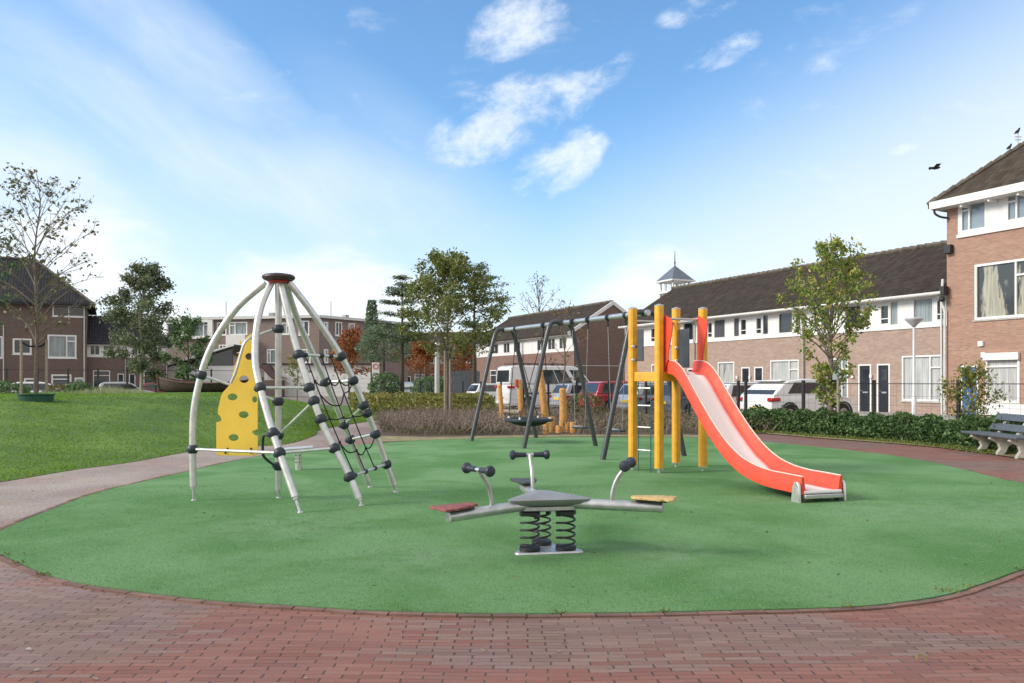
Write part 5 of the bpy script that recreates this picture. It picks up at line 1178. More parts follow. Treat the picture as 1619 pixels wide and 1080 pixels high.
    for sg in (-1, 1):
        yv = sg * (W / 2 - .155)
        MB().box((-h2 + .145, sg * (W / 2 - .135), belt - .13), (.40, .25, .13)).build('tail_light', M_TAIL, root, bevel=.03)
        MB().box((h2 - .17, sg * (W / 2 - .26), .66), (.26, .30, .12)).build('headlight', M_HEAD, root, bevel=.03)
        MB().box((.62 if kind != 'van' else 1.5, sg * (W / 2 + .07), belt + .04), (.12, .18, .12)).build('wing_mirror', paint_m, root, bevel=.03)
    MB().box((-h2 - .004, 0, .55 if kind == 'suv' else .62), (.02, .50, .11)).build('number_plate', M_PLY, root)
    MB().box((-h2 + .09, 0, .34), (.22, W * .86, .16)).build('bumper', M_BLK if kind == 'suv' else paint_m, root, bevel=.03)
    MB().box((h2 - .10, 0, .42), (.16, W * .60, .16)).build('grille', M_BLK, root, bevel=.03)
    if kind == 'suv':
        MB().box((-h2 + .70, 0, H - .075), (.30, W * .72, .035)).build('spoiler', paint_m, root, bevel=.01)
        for cx_ in (-wb - .03, wb + .05):
            for sg in (-1, 1):
                o_ = []
                for rr_ in (wr + .045, wr + .11): o_.append([Vector((cx_ + rr_ * math.cos(a), sg * (W / 2 - .035), wr + rr_ * math.sin(a))) for a in [math.pi * (1.05 - 1.1 * i / 14) for i in range(15)]])
                poly = o_[0] + list(reversed(o_[1])); MB().prism(poly, (0, sg * .035, 0)).build('wheel_arch', M_BLK, root)
    if kind == 'van':
        for yy in (-.55, .55): MB().tube([(-h2 + .4, yy, H + .12), (h2 - 2.1, yy, H + .12)], .025, 8).build('roof_rail', M_BLK, root)
        for xx in (-1.9, -1.0, -.1, .6): MB().box((xx, 0, H + .10), (.05, 1.3, .03)).build('roof_bar', M_BLK, root); MB().box((xx, .55, H + .05), (.04, .04, .12)).build('roof_bracket', M_BLK, root); MB().box((xx, -.55, H + .05), (.04, .04, .12)).build('roof_bracket', M_BLK, root)
        for sg in (-1, 1): MB().box((-.3, sg * (W / 2 - .002), .86), (3.6, .012, .07)).build('side_moulding', M_BLK, root)
    root.location = loc; hd = head or V; root.rotation_euler = (0, 0, math.atan2(hd.y, hd.x)); return root
def park(x, y_rear_depth, Lc, Wc=1.76): 
    c = Vector(((x - CX) / F * y_rear_depth, y_rear_depth, .006)); return c + V * Lc / 2 + U * Wc / 2
white, red_, grey_, silver, black_ = paint('white', (.78, .79, .80)), paint('red', (.40, .012, .03)), paint('grey', (.10, .11, .13)), paint('silver', (.45, .47, .5)), paint('black', (.02, .022, .03))
car('white compact crossover with black wheel arches behind the hedge, right of the slide', white, 'suv', 4.0, 1.78, 1.58, park(1223, 27.2, 4.0, 1.78))
car('white hatchback half hidden by the crossover and the slide', white, 'hatch', 4.1, 1.74, 1.47, park(1146, 30.2, 4.1))
car('dark grey hatchback seen behind the red chute of the slide', grey_, 'hatch', 4.2, 1.76, 1.48, park(1068, 33.0, 4.2))
car('silver hatchback seen between the yellow slide posts', silver, 'hatch', 4.2, 1.76, 1.46, park(1006, 35.7, 4.2))
car('bright red hatchback parked behind the right swing arch', red_, 'hatch', 4.2, 1.78, 1.52, park(942, 38.3, 4.2))
car('silver hatchback between the red car and the white van', silver, 'hatch', 4.0, 1.7, 1.44, park(893, 41.5, 4.0))
car('large white panel van with black roof rack behind the swing set', white, 'van', 5.9, 1.95, 2.38, park(806, 44.5, 5.9, 1.95))
car('small white hatchback left of the van, near the board fence', white, 'hatch', 4.0, 1.72, 1.42, park(752, 50.5, 4.0))
car('white hatchback on the side street behind the staked young tree', white, 'hatch', 4.1, 1.75, 1.5, Vector((-31.0, 54, .012)), V, 'cars on the side street')
car('silver hatchback on the side street in front of the low terrace', silver, 'hatch', 4.1, 1.75, 1.5, Vector((-28.6, 60.5, .012)), V, 'cars on the side street')
car('black hatchback on the side street left of the silver one', black_, 'hatch', 4.1, 1.75, 1.5, Vector((-32.8, 62, .012)), V, 'cars on the side street')
car('dark red hatchback on the side street behind the birch', paint('wine', (.22, .02, .04)), 'hatch', 4.0, 1.7, 1.45, Vector((-27.3, 64.5, .012)), V, 'cars on the side street')
car('silver hatchback under the layered conifer in the distance', silver, 'hatch', 4.0, 1.74, 1.5, Vector((-8.3, 62, .004)), -U, 'distant cars under the trees')
car('dark grey hatchback beside the silver one under the conifer', grey_, 'hatch', 4.0, 1.74, 1.5, Vector((-7.0, 63.5, .004)), -U, 'distant cars under the trees')

# ------------------------------------------------------------------ trees
def leaf_cloud(pts, size, flat=0.0, aspect=.55, rnd=.35):
    vs_, fs_ = [], []
    for p in pts:
        s_ = size * random.uniform(1 - rnd, 1 + rnd); nrm = Vector((random.gauss(0, 1), random.gauss(0, 1), random.gauss(0, 1) + (2.5 if flat else .3))).normalized()
        a = nrm.orthogonal().normalized(); th = random.uniform(0, 6.28); a = (a * math.cos(th) + nrm.cross(a) * math.sin(th)); b = nrm.cross(a) * aspect
        if flat and flat > 1: pass
        o = len(vs_); bend = nrm * s_ * .18
        vs_ += [p - a * s_, p + b * s_ + bend, p + a * s_, p - b * s_ + bend]; fs_.append((o, o + 1, o + 2, o + 3))
    return vs_, fs_
def env(e_, z):
    for (z0_, r0_), (z1_, r1_) in zip(e_[:-1], e_[1:]):
        if z0_ <= z <= z1_: return r0_ + (r1_ - r0_) * (z - z0_) / max(1e-6, z1_ - z0_)
    return 0
def tree(name, label, base, H, r_tr, envp, nb, nleaf, lsize, bark, leafm, up_=.9, droop=0, group=None, lean=(0, 0), sub=4, tw=3, clump=.16, cat='tree', seed=1, flat=0, tuft=None, twig_r=.006, spiky=0):
    random.seed(seed); base = Vector(base); root = thing(name, label, cat, base, group)
    tp = [base + Vector((lean[0] * t * t * H, lean[1] * t * t * H, H * t)) + Vector((random.gauss(0, .012 * H), random.gauss(0, .012 * H), 0)) * (t if 0 < t < 1 else 0) for t in [i / 8 for i in range(9)]]
    tp = bez(tp, 3); nT_ = len(tp); m = MB(); m.tube(tp, [r_tr * (1 - .88 * (i / (nT_ - 1)) ** .8) * (1.25 if i == 0 else 1) for i in range(nT_)], 9)
    def tz(z): 
        i = min(nT_ - 1, max(0, int(z / H * (nT_ - 1)))); return tp[i]
    zmin, zmax = envp[0][0] * H, envp[-1][0] * H; twigs = []
    for i in range(nb):
        t = (i + random.random() * .8) / nb; zt = zmin * .85 + (H * .93 - zmin * .85) * t; az_ = i * 2.4 + random.uniform(-.4, .4)
        s = tz(zt); zr_ = zt + up_ * env(envp, min(.995, (zt / H) + .05)) * .6 * random.uniform(.7, 1.1)
        rr_ = env(envp, max(envp[0][0], min(.999, zr_ / H))) * random.uniform(.72, 1.06)
        if rr_ < .05 * H * .2: rr_ = .08 * H * .3
        e = Vector((tz(min(H * .97, zr_)).x + math.cos(az_) * rr_, tz(min(H * .97, zr_)).y + math.sin(az_) * rr_, base.z + zr_ - droop * rr_))
        mid = s.lerp(e, .5) + up * rr_ * (.10 if not droop else .22); P_ = bez([s, mid, e], 5); rb = max(.010, r_tr * .38 * (1 - t * .65))
        m.tube(P_, [rb * (1 - .8 * k / (len(P_) - 1)) for k in range(len(P_))], 5)
        for j in range(sub):
            f_ = .3 + .68 * (j + random.random()) / sub; q = P_[min(len(P_) - 1, int(f_ * len(P_)))]; L_ = rr_ * random.uniform(.28, .5) * (1.15 - f_ * .5)
            dr = (e - s).normalized() + Vector((random.gauss(0, .6), random.gauss(0, .6), random.gauss(.15 - droop, .35))); dr.normalize(); e2 = q + dr * L_
            m.tube([q, q.lerp(e2, .5) + up * L_ * (.05 - droop * .1), e2], [rb * .35, rb * .25, .004], 4); 
            for k in range(tw):
                q2 = q.lerp(e2, random.uniform(.3, 1)); d2 = (dr + Vector((random.gauss(0, .7), random.gauss(0, .7), random.gauss(.1 - droop * 1.2, .4)))).normalized(); e3 = q2 + d2 * L_ * random.uniform(.3, .6)
                m.tube([q2, e3], [twig_r, twig_r * .5], 3); twigs.append((q2, e3))
            twigs.append((q.lerp(e2, .4), e2))
        twigs.append((P_[-3], e))
    for i in range(spiky):
        a = i * 2.4; zt = H * random.uniform(.42, .72); s = tz(zt); r_ = env(envp, min(.99, zt / H + .12)) * random.uniform(.5, 1.15); e = s + Vector((math.cos(a) * r_, math.sin(a) * r_, H * random.uniform(.16, .30)))
        P_ = bez([s, s.lerp(e, .5) + Vector((math.cos(a), math.sin(a), 0)) * r_ * .18, e], 4); m.tube(P_, [.016 * (1 - .8 * k / (len(P_) - 1)) for k in range(len(P_))], 5)
        for k in range(3, len(P_)): twigs.append((P_[k - 1], P_[k])); twigs.append((P_[k - 1], P_[k] + Vector((random.gauss(0, .1), random.gauss(0, .1), .05))))
    twigs.append((tp[-4], tp[-1] + up * .02 * H))
    m.build('trunk', bark, root, sharp=60)
    pts = []; cl = [random.random() ** 1.4 for _ in twigs]; 
    import itertools, bisect
    acc = list(itertools.accumulate(.25 + c for c in cl)); tot = acc[-1]
    for _ in range(nleaf):
        a, b = twigs[bisect.bisect(acc, random.random() * tot) % len(twigs)]; pts.append(a.lerp(b, random.uniform(.1, 1.08)) + Vector((random.gauss(0, clump), random.gauss(0, clump), random.gauss(0, clump * (.5 if flat else .9)) - droop * abs(random.gauss(0, clump * 1.5)))))
    v_, f_ = leaf_cloud(pts, lsize, flat); q = MB(); q.v = v_; q.f = f_; q.build('crown', leafm, root, smooth=False); return root
LM_DG = leaf_mat('leaves_dark_green', [(0.0518, 0.101, 0.0432), (0.0864, 0.173, 0.0634), (0.144, 0.245, 0.0864), (0.216, 0.317, 0.13)])
LM_BI = leaf_mat('leaves_birch', [(0.0839, 0.107, 0.0686), (0.134, 0.173, 0.0953), (0.21, 0.249, 0.134), (0.325, 0.364, 0.19)])
LM_G = leaf_mat('leaves_green', [(0.098, 0.141, 0.0406), (0.16, 0.208, 0.0568), (0.245, 0.282, 0.0728), (0.392, 0.359, 0.114)])
LM_CH = leaf_mat('leaves_cherry', [(0.103, 0.186, 0.0324), (0.184, 0.298, 0.0486), (0.267, 0.373, 0.0648), (0.451, 0.467, 0.0972), (0.616, 0.447, 0.145)], .35)
LM_OL = leaf_mat('leaves_olive', [(0.08, 0.096, 0.048), (0.128, 0.136, 0.064), (0.256, 0.24, 0.08), (0.16, 0.112, 0.064)])
LM_OR = leaf_mat('leaves_orange', [(0.312, 0.085, 0.0213), (0.41, 0.145, 0.0319), (0.372, 0.204, 0.0531), (0.223, 0.0425, 0.0319)], .35)
LM_CO = leaf_mat('needles_conifer', [(0.0913, 0.146, 0.0913), (0.146, 0.218, 0.117), (0.218, 0.291, 0.153)])
LM_BR = leaf_mat('leaves_brown', [(.20, .12, .05), (.30, .2, .08), (.12, .09, .05)])
LM_YG = leaf_mat('leaves_rose', [(0.13, 0.182, 0.026), (0.26, 0.286, 0.039), (0.078, 0.13, 0.026), (0.455, 0.325, 0.065)])
def at(x, y, d, z=0): p = pp(x, y, d); return Vector((p.x, d, z))
bz0 = lawn_z(*at(57, 600, 22.3).xy)
yt = at(57, 600, 22.3, bz0 - .03)
tree('young_tree', 'sparse young tree between two tied stakes in a green watering ring on the lawn', yt, 6.35, .062, [(.30, .7), (.42, 1.4), (.62, 1.7), (.8, 1.65), (.92, 1.1), (1, .4)], 34, 900, .060, M_BARK, LM_OL, up_=1.0, sub=6, tw=4, clump=.07, seed=4)
for sg, dx in ((0, -.33), (1, .24)):
    b0 = yt + Vector((dx, -.12 + .2 * sg, -.02)); root = thing('tree_stake', ['left round stake tied to the sparse young tree', 'right paler stake tied to the sparse young tree'][sg], 'stake', b0, 'tree stakes')
    MB().tube([b0, b0 + up * 1.74], [.038, .036], 10).build('stake', M_TIM2, root)
    MB().tube(sag([b0 + up * 1.68, yt + up * 1.60 + Vector((0, 0, -.05))], .06), .028, 6).build('tie', M_ROPE, root)
m = MB().lathe(yt + up * .0, [(.42, .0), (.44, .20), (.47, .22), (.47, .24), (.40, .24), (.38, .12), (0, .11)], 26)
m.build('watering_ring', mat('green_plastic', (.015, .075, .05), .5, var=.15), None, tagd=('dark green plastic watering ring round the foot of the staked tree', 'watering ring'))
tree('young_tree', 'taller leafy tree cut by the left edge of the photo', at(-58, 600, 24, .9), 5.6, .07, [(.4, .6), (.6, 1.6), (.8, 1.5), (1, .3)], 20, 2600, .07, M_BARK, LM_DG, up_=1.0, clump=.12, seed=9)
tree('birch', 'drooping birch with dark grey green crown before the low left terrace', at(224, 600, 48, .2), 8.5, .13, [(.22, .8), (.36, 1.6), (.6, 1.9), (.78, 1.7), (.9, 1.2), (1, .35)], 30, 15000, .085, M_BIRCH, LM_BI, up_=1.2, droop=.38, sub=6, tw=3, clump=.17, seed=12)
tree('small_tree', 'small dark tree in front of the white sloping roofed shed', at(297, 600, 46), 5.3, .09, [(.25, .4), (.45, 1.0), (.65, 1.2), (.85, .9), (1, .2)], 15, 2300, .10, M_BARKD, LM_DG, up_=1.0, clump=.14, seed=15)
tree('young_tree', 'small thin tree with yellowing leaves behind the front leg of the climbing frame', at(470, 600, 40, .35), 2.6, .035, [(.3, .35), (.55, .6), (.8, .5), (1, .15)], 12, 420, .065, M_BARK, LM_YG, up_=1.2, clump=.08, seed=16)
tree('broadleaf_tree', 'broad green tree on a staked trunk in the dry planting bed', at(707, 600, 33.5), 6.55, .085, [(.36, 1.2), (.44, 1.95), (.60, 2.1), (.78, 1.85), (.92, 1.3), (1, .45)], 34, 12500, .066, M_BARK, LM_G, up_=1.1, sub=6, tw=3, clump=.13, seed=21)
for k, (x, h_) in enumerate(((703.5, 2.75), (711.5, 2.4))):
    b0 = at(x, 600, 33.2); root = thing('tree_stake', ['left pale stake of the broad green tree', 'right shorter stake of the broad green tree'][k], 'stake', b0, 'tree stakes')
    MB().tube([b0, b0 + up * h_], .045, 10).build('stake', M_TIM2, root); MB().tube([b0 + up * (h_ - .35), at(707, 600, 33.5, h_ - .35)], .035, 6).build('tie', M_ROPE, root)
def tiered(label, base, H, tiers, seed, n=150):
    random.seed(seed); root = thing('layered_conifer', label, 'conifer', base); m = MB(); m.tube([base, base + up * H * .5, base + up * H], [.17, .10, .02], 8); pts = []
    for zf, r0_, cnt, offx in tiers:
        for i in range(cnt):
            a = random.uniform(0, 6.28); L_ = r0_ * random.uniform(.55, 1.1); s = base + up * (zf * H + random.gauss(0, .1)); e = s + Vector((math.cos(a) * L_ + offx, math.sin(a) * L_, L_ * .12 + random.gauss(.05, .12)))
            m.tube([s, s.lerp(e, .5) + up * L_ * .05, e], [.03, .02, .006], 4)
            for _ in range(n): 
                t = random.uniform(.3, 1.05); pts.append(s.lerp(e, t) + Vector((random.gauss(0, .22), random.gauss(0, .22), random.gauss(.05, .07))))
    m.build('trunk', M_BARKD, root); v_, f_ = leaf_cloud(pts, .085, 1); q = MB(); q.v = v_; q.f = f_; q.build('crown', LM_CO, root, smooth=False)
tiered('open layered conifer left of the broad green tree', at(636, 600, 58), 8.8, [(.50, 2.4, 13, -.5), (.60, 1.8, 9, 0), (.70, 1.6, 7, 0), (.79, 1.5, 6, -.2), (.87, 1.2, 6, -.2), (.94, .9, 5, 0), (1, .4, 3, 0)], 31)
tiered('taller layered conifer with a dark trunk right of the broad green tree', at(750, 600, 56), 9.4, [(.45, 1.4, 7, 0), (.56, 1.8, 8, .2), (.66, 2.2, 8, .5), (.75, 2.2, 7, .5), (.83, 2.2, 7, .5), (.90, 1.7, 6, .2), (.97, .9, 5, 0)], 33, 110)
def column_tree(label, base, H, R_, seed, lm, n=2600, sz=.12, z0_=.08):
    random.seed(seed); root = thing('cypress', label, 'tree', base); MB().tube([base, base + up * H * .9], [.15, .04], 7).build('trunk', M_BARKD, root); pts = []
    for _ in range(n):
        z = random.random(); r_ = R_ * max(0.02, 1 - abs(z - .4) * 1.1) ** .6 * (.5 + .5 * random.random() ** .5); a = random.uniform(0, 6.28); pts.append(base + Vector((math.cos(a) * r_, math.sin(a) * r_, H * (z0_ + (1 - z0_) * z))))
    v_, f_ = leaf_cloud(pts, sz); q = MB(); q.v = v_; q.f = f_; q.build('crown', lm, root, smooth=False)
column_tree('dark rounded cypress rising beside the apartment wing', at(588, 600, 68), 8.3, .62, 41, LM_CO, 1500, .12, .5)
column_tree('low dark spreading cypress left of the open layered conifer', at(607, 600, 66), 6.0, 2.4, 42, LM_CO, 2600, .11, .52)
for k, (x, d, H_, r_, n_, lab) in enumerate([(552, 72, 6.3, 1.5, 1500, 'small orange autumn tree right of the climbing frame'), (664, 86, 5.6, 3.0, 2600, 'wide orange autumn tree under the layered conifer'), (733, 88, 5.6, 2.2, 2000, 'red orange autumn tree under the broad green tree')]):
    tree('autumn_tree', lab, at(x, 600, d), H_, .10, [(.32, r_ * .6), (.5, r_), (.75, r_ * .85), (1, .3)], 14, n_, .15, M_BARKD, LM_OR, up_=1.0, clump=.28, seed=50 + k, group='autumn trees')
tree('bare_tree', 'tall nearly bare tree behind the second terrace roof', at(850, 600, 78), 11.8, .16, [(.4, 1.2), (.6, 2.4), (.85, 2.0), (1, .5)], 22, 260, .10, M_BARK, LM_BR, up_=1.7, clump=.2, seed=61, twig_r=.016)
tree('bare_tree', 'slender bare tree rising behind the thick timber post', at(892, 600, 27.5), 4.1, .045, [(.45, .4), (.65, 1.0), (.85, .9), (1, .3)], 14, 150, .05, M_BARK, LM_BR, up_=1.5, clump=.08, seed=62)
tree('cherry_tree', 'young green tree with upright branches rising from the hedge', at(1313, 600, 22.4), 5.55, .085, [(.14, .22), (.24, .36), (.36, .62), (.50, 1.02), (.64, 1.30), (.76, 1.15), (.86, .80), (.93, .42), (1, .12)], 38, 4600, .057, M_BARK, LM_CH, up_=1.5, sub=4, tw=3, clump=.07, seed=74, spiky=22)
b0 = at(1325, 600, 22.0); root = thing('tree_stake', 'grey stake beside the young green tree in the hedge', 'stake', b0, 'tree stakes'); MB().tube([b0, b0 + up * 1.68], .034, 10).build('stake', M_TIM2, root); MB().tube([b0 + up * 1.5, at(1313, 600, 22.4, 1.5)], .03, 6).build('tie', M_ROPE, root)
tree('rose_shrub', 'loose yellow green shrub with pale blooms left of the bench', at(1538, 600, 19.6), 1.72, .03, [(.25, .3), (.5, .62), (.8, .6), (1, .25)], 18, 1700, .040, M_BARK, LM_YG, up_=1.1, clump=.10, seed=81, cat='shrub')

# hedge, bushes
def shrub_mass(name, label, cat, region, n, size, lm, hfun, kind=None, stems=None, mat_st=None):
    """leaf mass over a ground polygon strip given as pairs (front point, back point)"""
    pts = []; sv = MB()
    acc = []
    for i in range(len(region) - 1):
        a, b = region[i], region[i + 1]; acc.append(((b[0] - a[0]).length + (b[1] - a[1]).length) * ((a[0] - a[1]).length + (b[0] - b[1]).length))
    tot = sum(acc)
    for i in range(len(region) - 1):
        a, b = region[i], region[i + 1]
        for _ in range(int(n * acc[i] / tot)):
            s_, t = random.random(), random.random(); p = a[0].lerp(b[0], s_).lerp(a[1].lerp(b[1], s_), t); h_ = hfun(p, t); pts.append(p + up * h_ * (1 - random.random() ** 1.8 * .9))
    v_, f_ = leaf_cloud(pts, size); q = MB(); q.v = v_; q.f = f_
    if cat: return q, pts
def pn(p, f=1.0): return math.sin(p.x * 2.1 * f + 1.3) * math.sin(p.y * 1.7 * f) * .5 + math.sin(p.x * 5.3 * f + p.y * 3.1 * f) * .3
random.seed(5)
HF = [gp(*q) for q in [(1120, 684), (1216, 684), (1300, 691), (1400, 698), (1480, 705), (1545, 713), (1600, 720)]]
HBk = []
for i, p in enumerate(HF):
    d_ = (HF[min(i + 1, len(HF) - 1)] - HF[max(i - 1, 0)]).normalized(); HBk.append(p + Vector((-d_.y, d_.x, 0)) * (1.5 if i else 1.0))
q, pts = shrub_mass('hedge', '', 'hedge', list(zip(HF, HBk)), 27000, .046, None, lambda p, t: (.60 + .17 * pn(p) + .10 * math.sin(p.x * 9 + p.y * 7) * math.sin(p.y * 11)) * (1 - .55 * max(0, .18 - t) / .18) * (1 - .4 * max(0, t - .85) / .15))
root = thing('hedge', 'low dark green shrub hedge between the curved path and the wire fence', 'hedge', (9, 21, 0))
LM_HE = leaf_mat('leaves_hedge', [(0.0379, 0.0862, 0.0242), (0.0604, 0.129, 0.0345), (0.103, 0.19, 0.0517), (0.172, 0.276, 0.0862)])
q.build('crown', LM_HE, root, smooth=False)
# pale flowers and weeds along the hedge foot
random.seed(11)
vs2 = []; 
for _ in range(5200):
    i = random.randrange(len(HF) - 1); s_ = random.random(); p = HF[i].lerp(HF[i + 1], s_); d_ = (HF[i + 1] - HF[i]).normalized(); vs2.append(p + Vector((d_.y, -d_.x, 0)) * abs(random.gauss(0, .18)) + up * random.uniform(.01, .07))
v_, f_ = leaf_cloud(vs2, .022); q = MB(); q.v = v_; q.f = f_; tag(q.build('weeds', leaf_mat('weed_leaves', [(.09, .15, .02), (.16, .22, .04), (.24, .24, .07)]), smooth=False), 'light green weeds and moss along the foot of the hedge', 'weeds', kind='stuff')

# dry perennials in the planting bed
random.seed(6); SV = MB(); hp = []; gl_ = []
def inbed(x, y): 
    return True
for _ in range(9500):
    x = random.uniform(600, 1225); y = random.uniform(655, 690) if x < 1000 else random.uniform(650, 686)
    if x < 640 and y < 664: continue
    if y > 688.5 - 5 * ((640 - x) / 40 if x < 640 else 0): continue
    p = gp(x, y); k = .5 + .5 * pn(p, .6)
    if 855 < x < 912 and y > 672: 
        if random.random() < .8: continue
    dens = 1 if x < 800 else (.55 if x < 1010 else .7)
    if random.random() > dens: continue
    if pn(p, 1.3) < -.35 and x > 800: continue
    h_ = (.28 + .34 * k + random.gauss(0, .07)) * (1.0 if x < 1010 else .9) * (.7 if y > 685 else 1); l = Vector((random.gauss(0, .16), random.gauss(0, .16), h_)); w = .0065
    a = random.uniform(0, 3.14); o = len(SV.v); d_ = Vector((math.cos(a) * w, math.sin(a) * w, 0)); SV.v += [p - d_, p + d_, p + l * .6 + d_ * .7 + Vector((0, 0, .02)), p + l * .6 - d_ * .7, p + l + Vector((0, 0, 0))]; SV.f += [(o, o + 1, o + 2, o + 3), (o + 3, o + 2, o + 4)]
    for j in range(3): hp.append(p + l * random.uniform(.55, 1.02) + Vector((random.gauss(0, .03), random.gauss(0, .03), 0)))
    if random.random() < (.8 if x < 800 else 1): gl_ += [p + l * random.uniform(.1, .6 if x < 800 else 1.0) + Vector((random.gauss(0, .08), random.gauss(0, .08), 0)) for _ in range(3)]
v_, f_ = leaf_cloud(hp, .022); o = len(SV.v); SV.v += v_; SV.f += [tuple(i + o for i in f__) for f__ in f_]
tag(SV.build('dry_perennials', leaf_mat('dry_stems', [(.15, .105, .09), (.22, .16, .14), (.29, .22, .19), (.36, .29, .23)], .15), smooth=False), 'dense dry mauve brown perennials filling the bed behind the turf', 'dry plants', kind='stuff')
v_, f_ = leaf_cloud(gl_, .035); q = MB(); q.v = v_; q.f = f_; tag(q.build('low_foliage', leaf_mat('bed_leaves', [(0.08, 0.063, 0.0364), (0.128, 0.108, 0.039), (0.144, 0.18, 0.039), (0.096, 0.144, 0.039)]), smooth=False), 'small dull green and brown leaves low among the dry perennials', 'foliage', kind='stuff')
# yellow green shrubs behind the bed
reg = [(at(556, 600, 36), at(552, 600, 45)), (at(640, 600, 34), at(635, 600, 46)), (at(720, 600, 34.5), at(716, 600, 46)), (at(786, 600, 33), at(765, 600, 44))]
q, pts = shrub_mass('x', '', 'x', reg, 16000, .075, None, lambda p, t: .80 + .22 * pn(p, .7) - (.3 if t < .08 else 0))
tag(q.build('ground_cover', leaf_mat('ground_cover_leaves', [(0.084, 0.14, 0.028), (0.168, 0.21, 0.042), (0.308, 0.28, 0.056), (0.392, 0.28, 0.07)]), smooth=False), 'yellow green low shrubs between the lawn and the distant street', 'shrubs', kind='stuff')
# bushes one can tell apart
def bush(label, c, r_, h_, n, size, lm, seed):
    random.seed(seed); root = thing('bush', label, 'bush', c); pts = []
    for _ in range(n):
        v0 = Vector((random.gauss(0, 1), random.gauss(0, 1), random.gauss(0, 1))).normalized(); k = (.55 + .45 * random.random() ** .5) * (1 + .18 * math.sin(v0.x * 5 + seed) * math.sin(v0.z * 6 + v0.y * 4)); pts.append(c + Vector((v0.x * r_ * k, v0.y * r_ * k, h_ * .5 + v0.z * h_ * .5 * k)))
    v_, f_ = leaf_cloud(pts, size); q = MB(); q.v = v_; q.f = f_; q.build('crown', lm, root, smooth=False)
    m = MB()
    m.tube([c, c + Vector((random.gauss(0, r_ * .1), 0, h_ * .7))], [.05, .01], 6)
    m.build('stems', M_BARKD, root)
bush('round dark green bush beside the white sign board', at(609, 600, 58), 1.15, 2.2, 1600, .10, LM_DG, 2)
bush('dark bush behind the staked trunk of the broad tree', at(680, 600, 56), 1.3, 1.9, 1600, .10, LM_DG, 3)
bush('dark low bush at the left photo edge beyond the lawn', at(14, 600, 33, .7), .8, .8, 1200, .06, LM_DG, 6)
bush('wide dark bush on the lawn edge left of the pale plume grass', at(98, 600, 38, .5), .8, .9, 1200, .06, LM_OL, 7)
bush('dark bush right of the watering ring on the lawn', at(126, 600, 34, .75), .55, .75, 900, .06, LM_DG, 4)
bush('grey green bush behind the red car and the swing', at(925, 600, 30), .8, 1.1, 1300, .05, LM_OL, 5)
# pale plume grass beyond the lawn
random.seed(8); m = MB(); 
for _ in range(1500):
    x = random.uniform(105, 232); d = random.uniform(31, 36); b0 = at(x, 600, d, .9); l = Vector((random.gauss(0, .15), random.gauss(0, .1), random.uniform(.15, .5) * (1 - .5 * abs(x - 170) / 70))); w = .018; o = len(m.v)
    m.v += [b0 + Vector((-w, 0, 0)), b0 + Vector((w, 0, 0)), b0 + l]; m.f.append((o, o + 1, o + 2))
tag(m.build('plume_grass', leaf_mat('pale_plumes', [(.30, .34, .16), (.45, .46, .28), (.20, .28, .10)]), smooth=False), 'pale ornamental plume grass along the far edge of the lawn', 'ornamental grass', kind='stuff')
# boat on the lawn
bc_ = at(334, 600, 37, lawn_z(*at(334, 600, 37).xy) - .16); root = thing('wooden_boat', 'old dark wooden boat lying on the far edge of the lawn', 'boat', bc_)
def hull(off, z0_=0):
    rings = []
    for i in range(15):
        t = -1 + 2 * i / 14; bw = .85 * (1 - abs(t) ** 2.6) + .03; sh = .52 + .26 * t * t; kz = .22 * abs(t) ** 3
        rings.append([Vector((t * 2.35, math.sin(a) * (bw - off), kz + (sh - kz) * (1 - math.cos(a)) if abs(a) < 1.571 else 0)) for a in [R(-90 + 180 * j / 8) for j in range(9)]])
    return rings
rg = hull(0); ri = hull(.05); m = MB()
for ring in rg + [[p + up * .02 for p in r_] for r_ in ri]: m.v += [bc_ + p for p in ring]
nr = 15 * 9
for i in range(14):
    for j in range(8): a = i * 9 + j; m.f += [(a, a + 1, a + 10, a + 9), (nr + a, nr + a + 9, nr + a + 10, nr + a + 1)]
for i in range(14):
    for j in (0, 8): a = i * 9 + j; m.f.append((a, a + 9, nr + a + 9, nr + a))
m.build('hull', mat('old_tarred_wood', (.05, .032, .028), .7, var=.3, vscale=4), root)
for j in (0, 8): MB().tube([bc_ + r_[j] + up * .03 for r_ in rg], .035, 6).build('gunwale', mat('rust_brown', (.10, .05, .04), .7, var=.3), root)
MB().tube([bc_ + Vector((-2.37, 0, .2)), bc_ + Vector((-2.47, 0, .98))], .05, 6).build('stem_post', mat('rust_brown', (.10, .05, .04), .7), root)
for x in (-1.2, 0, 1.2): MB().box(bc_ + Vector((x, 0, .42)), (.25, 1.3, .04)).build('thwart', M_BARKD, root)

